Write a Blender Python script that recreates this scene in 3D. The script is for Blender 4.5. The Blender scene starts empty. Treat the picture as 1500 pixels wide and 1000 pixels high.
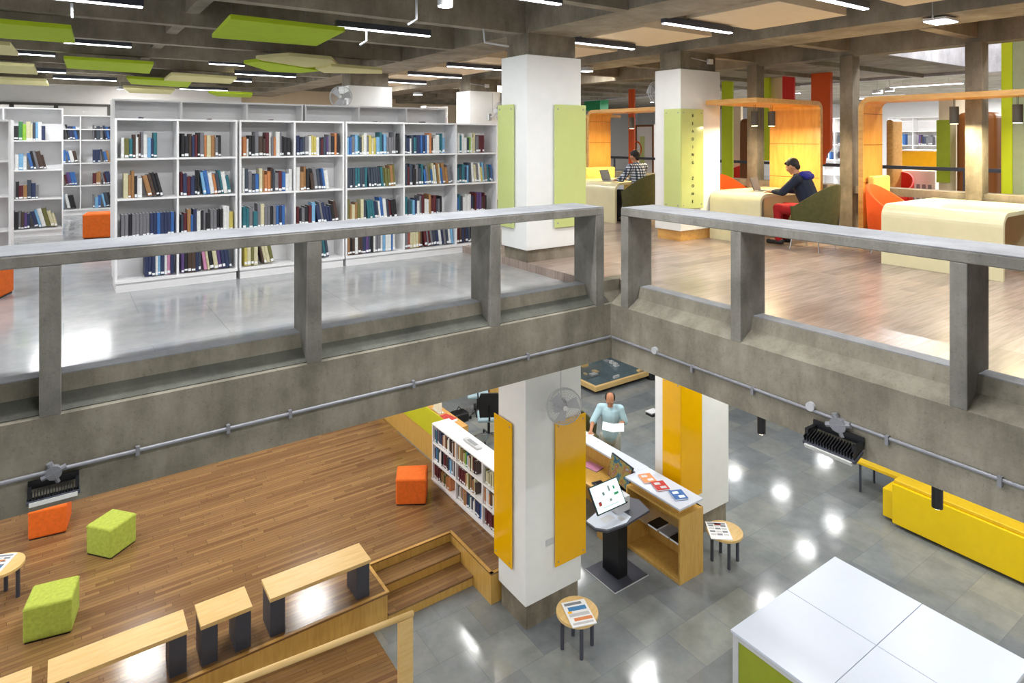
import bpy, math, random
from mathutils import Vector, Matrix
random.seed(7)
R=math.radians
C=bpy.context.scene.collection
# ---------------------------------------------------------------- geometry of the place (metres)
F=942.; NN=math.hypot(1350,F); SN=1350/NN; CS=F/NN; HC=1.7
ZL=-4.6; ZP=-4.17; ZW=0.1
def ray(px,py):
    r=(px-750)/F
    return Vector((CS+SN*r, SN-CS*r, (202-py)/F))
def atz(px,py,z):
    a=ray(px,py); t=(z-HC)/a[2]; return Vector((a[0]*t,a[1]*t,z))
def atx(px,py,X):
    a=ray(px,py); t=X/a[0]; return Vector((X,a[1]*t,HC+a[2]*t))
def aty(px,py,Y):
    a=ray(px,py); t=Y/a[1]; return Vector((a[0]*t,Y,HC+a[2]*t))
# ---------------------------------------------------------------- materials
def lin(h):
    h=h.lstrip('#'); v=[int(h[i:i+2],16)/255 for i in (0,2,4)]
    return tuple((c/12.92 if c<=.04045 else ((c+.055)/1.055)**2.4) for c in v)+(1,)
class NT:
    def __init__(s,name):
        s.m=bpy.data.materials.new(name); s.m.use_nodes=True; s.t=s.m.node_tree
        s.b=s.t.nodes['Principled BSDF']
    def n(s,typ,**k):
        x=s.t.nodes.new(typ)
        for a,b in k.items(): setattr(x,a,b)
        return x
    def l(s,a,b): s.t.links.new(a,b)
    def coord(s,scale=(1,1,1),rot=(0,0,0)):
        tc=s.n('ShaderNodeTexCoord'); mp=s.n('ShaderNodeMapping'); mp.inputs['Scale'].default_value=scale; mp.inputs['Rotation'].default_value=rot
        s.l(tc.outputs['Object'],mp.inputs[0]); return mp.outputs[0]
    def noise(s,vec,scale,detail=4,rough=.6):
        x=s.n('ShaderNodeTexNoise'); x.inputs['Scale'].default_value=scale; x.inputs['Detail'].default_value=detail; x.inputs['Roughness'].default_value=rough
        s.l(vec,x.inputs['Vector']); return x.outputs['Fac']
    def ramp(s,fac,stops):
        x=s.n('ShaderNodeValToRGB'); e=x.color_ramp.elements
        while len(e)<len(stops): e.new(.5)
        for i,(p,c) in enumerate(stops): e[i].position=p; e[i].color=lin(c) if isinstance(c,str) else c
        s.l(fac,x.inputs[0]); return x.outputs[0]
    def mix(s,f,a,b,mode='MIX'):
        x=s.n('ShaderNodeMix',data_type='RGBA',blend_type=mode)
        if isinstance(f,(int,float)): x.inputs[0].default_value=f
        else: s.l(f,x.inputs[0])
        for i,v in ((6,a),(7,b)):
            if isinstance(v,(tuple,list)): x.inputs[i].default_value=v
            else: s.l(v,x.inputs[i])
        return x.outputs[2]
    def bump(s,h,strength=.2,dist=.01):
        x=s.n('ShaderNodeBump'); x.inputs['Strength'].default_value=strength; x.inputs['Distance'].default_value=dist
        s.l(h,x.inputs['Height']); s.l(x.outputs[0],s.b.inputs['Normal'])
    def col(s,c): s.l(c,s.b.inputs['Base Color'])
    def set(s,rough=.5,metal=0,spec=.5):
        s.b.inputs['Roughness'].default_value=rough; s.b.inputs['Metallic'].default_value=metal; s.b.inputs['Specular IOR Level'].default_value=spec
MC={}
def plain(name,c,rough=.5,metal=0,var=.06,scale=6,bump=0,spec=.5,emit=0):
    if name in MC: return MC[name]
    k=NT(name); v=k.coord(); f=k.noise(v,scale,3)
    c0=lin(c); a=tuple(min(1,x*(1+var)) for x in c0[:3])+(1,); b=tuple(x*(1-var) for x in c0[:3])+(1,)
    k.col(k.ramp(f,[(.3,b),(.7,a)])); k.set(rough,metal,spec)
    if bump: k.bump(k.noise(v,scale*25,2),bump,.004)
    if emit:
        k.b.inputs['Emission Color'].default_value=c0; k.b.inputs['Emission Strength'].default_value=emit
    MC[name]=k.m; return k.m
def concrete(name,dark,mid,light,rough=.75,streak=.5,bump=.35):
    k=NT(name); v=k.coord(); f1=k.noise(v,1.6,6,.65)
    base=k.ramp(f1,[(.28,dark),(.5,mid),(.75,light)])
    vs=k.coord((3.6,3.6,.9)); f2=k.noise(vs,1.5,6,.7)
    st=k.ramp(f2,[(.35,(.55,.53,.5,1)),(.6,(1,1,1,1))])
    c=k.mix(streak,base,st,'MULTIPLY')
    f3=k.noise(v,38,3,.7); sp=k.ramp(f3,[(.3,(.6,.6,.58,1)),(.42,(1,1,1,1))])
    c=k.mix(.5,c,sp,'MULTIPLY'); k.col(c); k.set(rough,0,.3); k.bump(f3,bump,.006); MC[name]=k.m; return k.m
def planks(name,cols,length,width,rough=.3,gap='#3a2614',seed=0,streak=.35):
    k=NT(name); v=k.coord(); b=k.n('ShaderNodeTexBrick'); b.offset=.37; b.offset_frequency=2
    b.inputs['Scale'].default_value=1; b.inputs['Brick Width'].default_value=length; b.inputs['Row Height'].default_value=width
    b.inputs['Mortar Size'].default_value=.0015; b.inputs['Color1'].default_value=(0,0,0,1); b.inputs['Color2'].default_value=(1,1,1,1); b.inputs['Mortar'].default_value=(.5,.5,.5,1)
    sp=k.n('ShaderNodeSeparateXYZ'); k.l(v,sp.inputs[0]); dv=k.n('ShaderNodeMath',operation='DIVIDE'); k.l(sp.outputs[1],dv.inputs[0]); dv.inputs[1].default_value=width
    fl=k.n('ShaderNodeMath',operation='FLOOR'); k.l(dv.outputs[0],fl.inputs[0]); wn=k.n('ShaderNodeTexWhiteNoise',noise_dimensions='1D'); k.l(fl.outputs[0],wn.inputs['W'])
    ma=k.n('ShaderNodeMath',operation='MULTIPLY_ADD'); k.l(wn.outputs['Value'],ma.inputs[0]); ma.inputs[1].default_value=length; k.l(sp.outputs[0],ma.inputs[2])
    cb=k.n('ShaderNodeCombineXYZ'); k.l(ma.outputs[0],cb.inputs[0]); k.l(sp.outputs[1],cb.inputs[1]); k.l(sp.outputs[2],cb.inputs[2]); b.offset=0
    k.l(cb.outputs[0],b.inputs['Vector']); c1=k.ramp(b.outputs['Color'],[(i/(len(cols)-1),c) for i,c in enumerate(cols)])
    f=k.noise(k.coord((1.2,14,1)),2.2,5,.6); g=k.ramp(f,[(.3,(.62,.58,.54,1)),(.65,(1.05,1.03,1,1))])
    c=k.mix(streak,c1,g,'MULTIPLY'); c=k.mix(b.outputs['Fac'],c,lin(gap)); k.col(c); k.set(rough,0,.5); MC[name]=k.m; return k.m
def tiles(name,cols,w,h,rough,mortar='#55595a'):
    k=NT(name); v=k.coord(); b=k.n('ShaderNodeTexBrick'); b.offset=.5
    b.inputs['Scale'].default_value=1; b.inputs['Brick Width'].default_value=w; b.inputs['Row Height'].default_value=h
    b.inputs['Mortar Size'].default_value=.003; b.inputs['Color1'].default_value=(0,0,0,1); b.inputs['Color2'].default_value=(1,1,1,1); b.inputs['Mortar'].default_value=(.5,.5,.5,1)
    k.l(v,b.inputs['Vector']); c1=k.ramp(b.outputs['Color'],[(i/(len(cols)-1),c) for i,c in enumerate(cols)])
    f=k.noise(v,2.4,7,.7); g=k.ramp(f,[(.3,(.66,.68,.68,1)),(.52,(1,1,1,1)),(.7,(1.3,1.27,1.15,1))])
    c=k.mix(.6,c1,g,'MULTIPLY'); c=k.mix(b.outputs['Fac'],c,lin(mortar)); k.col(c)
    rr=k.ramp(k.noise(v,5,4),[(.3,(rough*.7,)*3+(1,)),(.7,(rough*1.5,)*3+(1,))]); k.l(rr,k.b.inputs['Roughness']); k.bump(k.noise(v,3,3),.08,.01); MC[name]=k.m; return k.m
def woodgrain(name,c,dark,rough=.35,along=(1,10,10),var=.6):
    k=NT(name); f=k.noise(k.coord(along),3,5,.6); k.col(k.ramp(f,[(.25,dark),(.6,c)])); k.set(rough,0,.5); MC[name]=k.m; return k.m
M={}
M['conc']=concrete('rail_concrete','#6b6962','#88857d','#a09d96')
M['conc_b']=concrete('fascia_concrete','#6e6a5c','#8f897a','#aba595',streak=.55)
M['conc_top']=concrete('lighter_top_concrete','#7b7d80','#8f9195','#a3a5a8',streak=.2)  # lighter tone for handrail tops and curb caps
M['conc_c']=concrete('ceiling_concrete','#7b7466','#999080','#b5ac9b',streak=.5)
M['conc_l']=concrete('pale_concrete','#9a989c','#b7b5ba','#cfcdd0',streak=.5)
M['conc_t']=concrete('column_concrete','#6b6456','#8a8171','#a89f8d',streak=.6)
M['floor_up']=tiles('polished_stone',['#989a9c','#a0a2a4','#a8a7a6','#9b9ea2'],1.2,1.2,.13,'#888a8c')
M['floor_low']=tiles('slate_tiles',['#797e82','#868b8c','#7f8588','#8d908b','#767b7f','#858986'],.74,.62,.1,'#70757a')
M['deck']=planks('deck_planks',['#80603f','#937249','#876746','#9c7a50','#775639','#8f6d48'],.95,.06,.17)
M['deck_up']=planks('laminate_planks',['#9c8c83','#ad9d93','#a4948a','#b6a79d','#978880'],1.3,.19,.26,'#7c6f67',streak=.7)
M['ochre']=woodgrain('ochre_veneer','#cfa658','#bd9146',.35,(8,8,1))
M['ochre2']=woodgrain('ochre_trim','#d3a55a','#b98a3e',.35,(1,8,8))
M['ply']=woodgrain('birch_veneer','#dba85f','#c08a44',.35,(6,1,6))
M['booth']=woodgrain('orange_veneer','#e0a04c','#cf8a36',.35,(6,6,1))
M['bench']=woodgrain('bench_veneer','#e0bf82','#d3ad68',.4,(1,9,9))
M['brown']=plain('brown_veneer','#7a4512',.5)
M['white']=plain('white_paint','#eceae8',.55,var=.02)
M['colwhite']=plain('column_white','#eeefec',.5,var=.02)
M['shelf']=plain('white_laminate','#f0efef',.4,var=.02)
M['cream']=plain('cream_laminate','#ddd5ad',.25,var=.03)
M['creamf']=plain('cream_fabric','#e6cf6a',.8,var=.05)
M['beige']=plain('beige_acoustic','#e8d5b6',.9,var=.03)
M['lime']=plain('lime_acoustic','#a9c21c',.9,var=.05)
M['pale']=plain('pale_acoustic','#d4cd93',.9,var=.04)
M['limeb']=plain('lime_board','#b9cc12',.6,var=.03)
M['limeg']=plain('lime_acrylic','#c9d488',.15,var=.02)
M['yelg']=plain('yellow_acrylic','#f0b400',.12,var=.02)
M['lime_scr']=plain('lime_screen','#c5c62b',.2,var=.03)
M['orange']=plain('orange_fabric','#e56a1a',.9,var=.1,scale=20,bump=.4)
M['green']=plain('green_fabric','#adbc4a',.9,var=.14,scale=24,bump=.5)
M['olive']=plain('olive_fabric','#4c4a26',.95,var=.14,scale=16,bump=.4)
M['orchair']=plain('orange_chair_fabric','#f2590f',.8,var=.05)
M['red']=plain('red_board','#d92312',.6,var=.03)
M['orb']=plain('orange_board','#dd5508',.6,var=.04)
M['dark']=plain('charcoal_metal','#41444f',.5,var=.04)
M['black']=plain('black_plastic','#17181b',.4)
M['blacks']=plain('black_panel','#111214',.3)
M['grey']=plain('grey_plastic','#8f9296',.5)
M['galv']=plain('grey_conduit','#8f9096',.45,metal=.2)
M['chrome']=plain('chrome','#c9ccd0',.15,metal=1)
M['lightgrey']=plain('light_grey_plastic','#c3c5c8',.4)
M['sofa']=plain('yellow_vinyl','#f0cc05',.35,var=.03)
M['sofatop']=plain('yellow_seat','#e2bb1c',.5,var=.04)
M['yellow']=plain('yellow_laminate','#f6b606',.35)
M['greenc']=plain('green_laminate','#2bc32a',.35)
M['teal']=plain('green_board','#2f9d63',.5)
M['blueseat']=plain('pale_blue_fabric','#a9c3cc',.9)
M['paper']=plain('paper','#eef0f2',.7,var=.02)
M['ink']=plain('newsprint','#7f858c',.8)
M['inkb']=plain('blue_print','#3f83b8',.7)
M['inko']=plain('orange_print','#dd8a54',.7)
M['inkr']=plain('red_print','#b8362f',.7)
M['tabletop']=plain('white_table_laminate','#cdd5e3',.3,var=.01)
M['glassgrey']=plain('smoked_top','#5a6a70',.1,var=.2,scale=3)
M['lens']=plain('flood_lens','#d8d8d4',.3)
M['olivep']=plain('olive_panel','#8f9a1f',.4)
M['skin']=plain('skin','#b07a58',.6,var=.04); M['hair']=plain('hair','#15110f',.7); M['shirtb']=plain('pale_blue_shirt','#a9c8d2',.85,var=.05)
M['navy']=plain('navy_hoodie','#1a2133',.9); M['navyb']=plain('blue_hood','#23277e',.9); M['redtr']=plain('dark_red_trousers','#9b0f14',.9)
M['trgrey']=plain('pale_trousers','#b4b7ad',.9); M['trblack']=plain('black_trousers','#15161a',.9); M['shoe']=plain('dark_shoes','#1c1b1b',.6)
M['bskirt']=plain('dark_skirting','#4b4944',.6)
M['wglow']=plain('lamp_diffuser','#f4f8ff',.4,var=0,emit=7)
M['wglow2']=plain('downlight_diffuser','#f6fbff',.4,var=0,emit=9)
M['softglow']=plain('soft_diffuser','#f4f8ff',.4,var=0,emit=3)
M['warmglow']=plain('warm_diffuser','#fff1c9',.4,var=0,emit=10)
def check():
    k=NT('checked_shirt_cloth'); v=k.coord(); w1=k.n('ShaderNodeTexWave',wave_type='BANDS',bands_direction='X'); w1.inputs['Scale'].default_value=6.5
    w2=k.n('ShaderNodeTexWave',wave_type='BANDS',bands_direction='Z'); w2.inputs['Scale'].default_value=6.5
    k.l(v,w1.inputs[0]); k.l(v,w2.inputs[0])
    a=k.ramp(w1.outputs['Fac'],[(.45,'#dfe3ea'),(.55,'#5a6478')]); b=k.ramp(w2.outputs['Fac'],[(.45,'#ffffff'),(.55,'#6a7488')])
    k.col(k.mix(1,a,b,'MULTIPLY')); k.set(.9); return k.m
M['check']=check()
def glass():
    k=NT('clear_glass'); k.b.inputs['Roughness'].default_value=.03; k.b.inputs['Base Color'].default_value=(.8,.87,.88,1); k.b.inputs['Alpha'].default_value=.16; return k.m
M['glass']=glass()
# ---------------------------------------------------------------- mesh builder
class MB:
    def __init__(s): s.v=[]; s.f=[]; s.m=[]
    def add(s,vs,fs,mi=0):
        o=len(s.v); s.v+= [tuple(v) for v in vs]; s.f+=[tuple(i+o for i in f) for f in fs]; s.m+=[mi]*len(fs); return s
    def box(s,x0,x1,y0,y1,z0,z1,mi=0,T=None):
        if x0>x1:x0,x1=x1,x0
        if y0>y1:y0,y1=y1,y0
        if z0>z1:z0,z1=z1,z0
        vs=[(x,y,z) for z in (z0,z1) for (x,y) in ((x0,y0),(x1,y0),(x1,y1),(x0,y1))]
        if T: vs=[T@Vector(v) for v in vs]
        return s.add(vs,[(3,2,1,0),(4,5,6,7),(0,1,5,4),(1,2,6,5),(2,3,7,6),(3,0,4,7)],mi)
    def prism(s,poly,z0,z1,mi=0,axis='z',T=None):
        n=len(poly)
        def mk(p,h):
            return {'z':(p[0],p[1],h),'y':(p[0],h,p[1]),'x':(h,p[0],p[1])}[axis]
        vs=[mk(p,z0) for p in poly]+[mk(p,z1) for p in poly]
        if T: vs=[T@Vector(v) for v in vs]
        return s.add(vs,[tuple(range(n-1,-1,-1)),tuple(range(n,2*n))]+[(i,(i+1)%n,n+(i+1)%n,n+i) for i in range(n)],mi)
    def tube(s,pts,r,n=10,mi=0,cap=True):
        pts=[Vector(p) for p in pts]; rs=r if isinstance(r,(list,tuple)) else [r]*len(pts)
        rings=[]; up=None
        for i,p in enumerate(pts):
            d=(pts[min(i+1,len(pts)-1)]-pts[max(i-1,0)]).normalized()
            if up is None: up=Vector((0,0,1)) if abs(d.z)<.9 else Vector((1,0,0))
            a=d.cross(up).normalized(); b=a.cross(d).normalized(); up=b
            rings.append([p+(a*math.cos(2*math.pi*k/n)+b*math.sin(2*math.pi*k/n))*rs[i] for k in range(n)])
        vs=[v for q in rings for v in q]; fs=[]
        for i in range(len(pts)-1):
            for k in range(n): fs.append((i*n+k,i*n+(k+1)%n,(i+1)*n+(k+1)%n,(i+1)*n+k))
        if cap: fs+=[tuple(range(n-1,-1,-1)),tuple(range((len(pts)-1)*n,len(pts)*n))]
        return s.add(vs,fs,mi)
    def cyl(s,x,y,z0,z1,r,n=20,mi=0,r2=None): return s.tube([(x,y,z0),(x,y,z1)],[r,r if r2 is None else r2],n,mi)
    def caps(s,p0,r0,p1,r1,n=12):
        p0=Vector(p0);p1=Vector(p1); d=(p1-p0); L=d.length; d=d.normalized() if L>1e-6 else Vector((0,0,1))
        pts=[];rr=[]
        for a in (-88,-60,-30): pts.append(p0+d*r0*math.sin(R(a))); rr.append(r0*math.cos(R(a)))
        pts+=[p0,p1]; rr+=[r0,r1]
        for a in (30,60,88): pts.append(p1+d*r1*math.sin(R(a))); rr.append(r1*math.cos(R(a)))
        return s.tube(pts,rr,n)
    def ell(s,c,rx,ry,rz,T=None,n=14,mi=0):
        vs=[];fs=[];h=n//2+2
        for i in range(h+1):
            a=math.pi*i/h
            for k in range(n):
                b=2*math.pi*k/n; vs.append((rx*math.sin(a)*math.cos(b),ry*math.sin(a)*math.sin(b),rz*math.cos(a)))
        for i in range(h):
            for k in range(n): fs.append((i*n+k,(i+1)*n+k,(i+1)*n+(k+1)%n,i*n+(k+1)%n))
        c=Vector(c); vs=[(T@Vector(v) if T else Vector(v))+c for v in vs]
        return s.add(vs,fs,mi)
    def ring(s,c,r,t,axis,n=28,m=6,mi=0):
        c=Vector(c); q={'x':(Vector((0,1,0)),Vector((0,0,1))),'y':(Vector((1,0,0)),Vector((0,0,1))),'z':(Vector((1,0,0)),Vector((0,1,0)))}[axis]
        pts=[c+q[0]*r*math.cos(2*math.pi*k/n)+q[1]*r*math.sin(2*math.pi*k/n) for k in range(n+1)]
        return s.tube(pts,t,m,mi,cap=False)
def obj(name,mb,mats,parent=None,bevel=0,smooth=False,remesh=0,loc=None,origin=None,seg=2):
    me=bpy.data.meshes.new(name)
    o0=Vector(origin) if origin is not None else Vector((0,0,0))
    me.from_pydata([tuple(Vector(v)-o0) for v in mb.v],[],mb.f)
    ms=mats if isinstance(mats,(list,tuple)) else [mats]
    for x in ms: me.materials.append(M[x] if isinstance(x,str) else x)
    if len(ms)>1: me.polygons.foreach_set('material_index',mb.m)
    if smooth or remesh: me.polygons.foreach_set('use_smooth',[True]*len(me.polygons))
    me.update()
    o=bpy.data.objects.new(name,me); C.objects.link(o)
    if parent: o.parent=parent
    if origin is not None: o.location=o0
    if loc is not None: o.location=loc
    if bevel:
        b=o.modifiers.new('bevel','BEVEL'); b.width=bevel; b.segments=seg; b.limit_method='ANGLE'; b.angle_limit=R(40)
    if remesh:
        r=o.modifiers.new('skin','REMESH'); r.mode='VOXEL'; r.voxel_size=remesh; r.use_smooth_shade=True
        q=o.modifiers.new('soft','SMOOTH'); q.factor=.6; q.iterations=6
    return o
def tag(o,label,cat,group=None):
    o['label']=label; o['category']=cat
    if group: o['group']=group
    return o
def thing(name,label,cat,loc=(0,0,0),rz=0,group=None):
    o=bpy.data.objects.new(name,None); C.objects.link(o); o.location=loc; o.rotation_euler=(0,0,rz); o.empty_display_size=.1
    return tag(o,label,cat,group)
def struct(name,mb,mats,bevel=0):
    o=obj(name,mb,mats,bevel=bevel); o['kind']='structure'; return o
def dup(root,loc=None,rz=None,label=None):
    def cp(o,par):
        c=o.copy(); C.objects.link(c)
        if par: c.parent=par
        for ch in o.children: cp(ch,c)
        return c
    kids=list(root.children); c=root.copy(); C.objects.link(c)
    for ch in kids: cp(ch,c)
    if loc is not None: c.location=loc
    if rz is not None: c.rotation_euler=(0,0,rz)
    if label: c['label']=label
    return c
def loc_of(cx,cy,cz): return Matrix.Translation((cx,cy,cz))
# ---------------------------------------------------------------- camera
cam=bpy.data.cameras.new('camera'); co=bpy.data.objects.new('camera',cam); C.objects.link(co)
cam.sensor_width=36; cam.lens=F/1500*36; cam.shift_y=-(500-202)/1500; cam.clip_start=.05
fw=Vector((CS,SN,0)); co.location=(0,0,HC)
co.rotation_euler=(R(90),0,math.atan2(fw.y,fw.x)-R(90))
bpy.context.scene.camera=co
# ================================================================ SETTING
Y0=5.12; X0=4.88
# lower floor, upper floors
struct('floor',MB().box(-7,26,-3,26,ZL-.2,ZL),'floor_low')
b=MB().box(-8,4.87,5.42,24,-.3,0); struct('floor',b,'floor_up')
b=MB().box(4.87,10.35,5.45,24,-.3,ZW).box(5.18,10.35,-4,5.45,-.3,ZW); struct('floor',b,'deck_up')
b=MB().box(14.0,27,-4,26,-.3,0); struct('floor',b,'floor_up')
# balcony fascia beams with sloping ledge (profile in Y-Z / X-Z)
prof=[(5.12,-.685),(5.12,-.10),(5.27,-.01),(5.30,.105),(5.44,.105),(5.44,-.685)]
b=MB(); b.prism([(y,z) for y,z in prof],-8,4.88+.56,axis='x'); struct('wall_left_balcony',b,'conc_b')
px_=[(4.88,-.685),(4.88,-.10),(5.03,-.01),(5.06,.105),(5.20,.105),(5.20,-.685)]
b=MB(); b.prism(px_,-4,5.12,axis='y'); struct('wall_right_balcony',b,'conc_b')
struct('trim_lit_edge',MB().box(-8,4.88,5.302,5.44,.105,.112).box(5.062,5.2,-4,5.12,.105,.112),'conc_top')  # lighter cap strips: the lit look of the curb tops put into colour
M['conc_d']=concrete('shaded_ledge_concrete','#4f5049','#63645b','#77776d',streak=.4)  # darker ledge concrete with the shade put into its colour
struct('trim_shade',MB().prism([(5.14,-.086),(5.268,-.009),(5.27,-.003),(5.138,-.082)],-8,4.88,axis='x'),'conc_d')  # thin dark sheet painting shade on the left ledge slope
# ceilings
b=MB()
b.box(-9,10.4,-3,26,3.62,3.8)
yy=[6.72+1.85*k for k in range(-5,10)]
for y in yy: b.box(-9,4.9,y,y+.15,3.05,3.62)
for x in (-3.4,1.2): b.box(x,x+.15,-3,26,3.2,3.62)
b.box(4.9,5.66,-3,26,3.06,3.62)
b.box(7.9,8.75,-3,26,3.06,3.62)
for y in yy: b.box(5.66,7.9,y+.3,y+.42,3.3,3.62)
for k in range(-3,12):
    y=5.22+1.7*k; b.box(8.75,10.1,y,y+.16,3.05,3.62)
b.box(10.1,10.4,-3,26,2.98,3.62)
struct('ceiling',b,'conc_c')
# lower storey ceiling (underside of the gallery)
struct('ceiling',MB().box(-8,10.35,5.44,26,-.42,-.31).box(5.2,10.35,-4,5.44,-.42,-.31),'white')
# second void beyond: slab above, light walls
b=MB().box(10.4,15,5.15,26,3.06,3.25)
for k in range(14): b.box(10.4,15,6.2+k*1.4,6.32+k*1.4,2.98,3.06)
struct('ceiling',b,'conc_c')
struct('wall_void_upstand',MB().box(10.4,20,5.1,5.15,3.06,5.2),'conc_l')
struct('wall_void_far',MB().box(15,15.2,-4,26,3.0,5.4),'conc_l')
struct('ceiling',MB().box(15.2,27,-4,26,3.1,3.3).box(10.4,27,-4,26,5.4,5.5),'conc_c')
struct('floor',MB().box(-9,26,-4,.55,-.3,0),'floor_up'); struct('ceiling',MB().box(-9,26,-4,.55,-.42,-.31),'white')
struct('wall_near',MB().box(-9,27,-4.2,-4,ZL,5.4),'conc_b')
struct('wall_far',MB().box(26,26.2,-4,26,ZL,3.2),'white')
struct('wall_back',MB().box(-9,26,25.2,25.4,ZL,5.4),'white')
# back wall of the book hall with glazed band
b=MB().box(-8,4.6,21.5,21.6,0,2.1).box(-8,4.6,21.5,21.6,2.63,3.62)
struct('wall_hall',b,'white')
wf=MB().box(-8,4.6,21.44,21.5,2.58,2.65)
for px in (-160,17,82,160): X=aty(px,150,21.5).x; wf.box(X-.05,X+.05,21.44,21.5,2.1,2.6)
o=struct('window_1',MB().box(-8,4.6,21.5,21.52,2.1,2.63),'glass'); f=obj('window_frame',wf,'bskirt',o)
struct('wall_hall_return',MB().box(4.6,15,22.0,22.1,0,3.6),'beige')
# ---------------------------------------------------------------- big columns
def column(x0,x1,y0,y1,label,lower=True,ztop=2.77,base=.26,z0=0,wplinth=False):
    cx,cy=(x0+x1)/2,(y0+y1)/2
    t=thing('column',label,'column',(cx,cy,z0))
    hx,hy=(x1-x0)/2,(y1-y0)/2
    obj('shaft',MB().box(-hx,hx,-hy,hy,base-z0,ztop-z0),'colwhite',t,bevel=.004)
    obj('plinth',MB().box(-hx+.03,hx-.03,-hy+.03,hy-.03,0,base-z0),'ply' if wplinth else 'conc_t',t)
    obj('concrete_neck',MB().box(-hx+.06,hx-.06,-hy+.05,hy-.05,ztop-z0,3.06-z0),'conc_t',t)
    return t
def lowcolumn(x0,x1,y0,y1,label):
    cx,cy=(x0+x1)/2,(y0+y1)/2; hx,hy=(x1-x0)/2,(y1-y0)/2
    t=thing('column',label,'column',(cx,cy,ZL))
    obj('shaft',MB().box(-hx,hx,-hy,hy,.32,ZL*-1-.43),'colwhite',t,bevel=.004)
    obj('plinth',MB().box(-hx+.03,hx-.03,-hy+.03,hy-.03,0,.32),'conc_t',t)
    return t
column(4.85,5.76,6.62,7.2,'white square column with pale lime panels beside the white bookcases')
column(7.8,8.76,6.64,7.16,'white square column with lime panel lettered READING ZONE',z0=ZW,wplinth=True)
column(4.75,5.7,12.6,13.2,'white column with concrete neck rising behind the bookcases at centre')
column(7.55,8.4,12.5,13.1,'white column with wall fan behind the right end of the bookcases')
lc=lowcolumn(4.83,5.76,6.62,7.24,'white ground floor column with two yellow panels and a wall fan')
sw=MB().box(-.14,-.02,-.325,-.312,.98,1.06).box(.03,.11,-.325,-.312,1.0,1.08); obj('switch_plate',sw,'lightgrey',lc,bevel=.003)
lowcolumn(7.8,8.98,6.64,7.16,'white ground floor column with broad yellow wraparound panel behind the desk')
def panel(x0,x1,y0,y1,z0,z1,mat,label,faces):
    cx,cy=(x0+x1)/2,(y0+y1)/2
    t=thing('acrylic_panel',label,'wall panel',(cx,cy,z0))
    obj('sheet',MB().box(x0-cx,x1-cx,y0-cy,y1-cy,0,z1-z0),mat,t,bevel=.004)
    for z in (.06,z1-z0-.06):
        for s in (-1,1):
            if faces=='y': c=((x1-x0)/2-.05)*s; bb=MB().tube([(c,-(y1-y0)/2-.004,z),(c,(y1-y0)/2+.0195,z)],.011,10)
            else: c=((y1-y0)/2-.05)*s; bb=MB().tube([(-(x1-x0)/2-.004,c,z),((x1-x0)/2+.0195,c,z)],.011,10)
            obj('bolt',bb,'grey',t)
    return t
panel(4.815,4.828,6.87,7.24,.52,2.14,'limeg','pale lime panel on left face of nearer upper column','x')
panel(5.28,5.82,6.585,6.6,.52,2.14,'limeg','pale lime panel on right face of nearer upper column','y')
panel(7.76,7.775,6.606,6.94,.6,2.15,'limeg','pale lime panel on left face of the READING ZONE column','x')
zp=panel(7.78,8.3,6.605,6.62,.6,2.15,'limeg','pale lime panel lettered READING ZONE on right face','y')
panel(4.795,4.808,6.88,7.3,-3.93,-2.03,'yelg','narrow yellow panel on left face of fan column','x')
panel(5.29,5.82,6.585,6.6,-3.93,-2.03,'yelg','yellow panel beside light switches, right face of fan column','y')
panel(7.76,7.775,6.606,6.97,-3.75,-2.05,'yelg','darker yellow panel on left face of column behind reception desk','x')
panel(7.776,8.27,6.605,6.62,-3.9,-2.05,'yelg','yellow panel on right face of column behind reception desk','y')
def text(s,size,parent,mat,loc,rot,name='lettering'):
    cu=bpy.data.curves.new('t','FONT'); cu.body=s; cu.size=size; cu.align_x='CENTER'; cu.align_y='CENTER'; cu.extrude=.002
    to=bpy.data.objects.new('t',cu); C.objects.link(to); dg=bpy.context.evaluated_depsgraph_get(); me=bpy.data.meshes.new_from_object(to.evaluated_get(dg))
    bpy.data.objects.remove(to); o=bpy.data.objects.new(name,me); C.objects.link(o); me.materials.clear(); me.materials.append(M[mat]); o.parent=parent; o.location=loc; o.rotation_euler=rot; return o
zz=2.045-.6
for ch in 'READING ZONE':
    if ch!=' ': text(ch,.066,zp,'black',(0.0,-.012,zz),(R(90),0,0),'letter')
    zz-=.1215
# ---------------------------------------------------------------- railings
def railing(label,along,a0,a1,fins,name='concrete_railing'):
    t=thing(name,label,'railing',(0,0,0))
    def bx(u0,u1,v0,v1,z0,z1):   # u along, v across (0 = front plane)
        return (u0,u1,Y0+v0,Y0+v1,z0,z1) if along=='x' else (X0+v0,X0+v1,u0,u1,z0,z1)
    hb=MB().box(*bx(a0,a1,0,.5,.872,.952)); obj('handrail_body',hb,'conc',t,bevel=.008)
    obj('handrail_top',MB().box(*bx(a0+.004,a1-.004,.004,.496,.953,.96)),'conc_top',t)
    for u0,u1 in fins:
        poly=[(0,-.1),(0,.872),(.36,.872),(.36,.105),(.18,.105),(.15,-.01)]
        m=MB()
        if along=='x': m.prism([(Y0+v,z) for v,z in poly],u0,u1,axis='x')
        else: m.prism([(X0+v,z) for v,z in poly],u0,u1,axis='y')
        obj('post',m,'conc',t,bevel=.006)
    return t
railing('grey concrete balustrade in front of the white bookcases, left of corner','x',-8,4.785,[(x,x+.118) for x in (4.667,3.325,1.589,-.128,-1.85,-3.57,-5.3)])
railing('grey concrete balustrade in front of the study booths, right of corner','y',-4,4.965,[(y-.106,y) for y in (4.965,3.589,1.862,.14,-1.6)])
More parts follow.
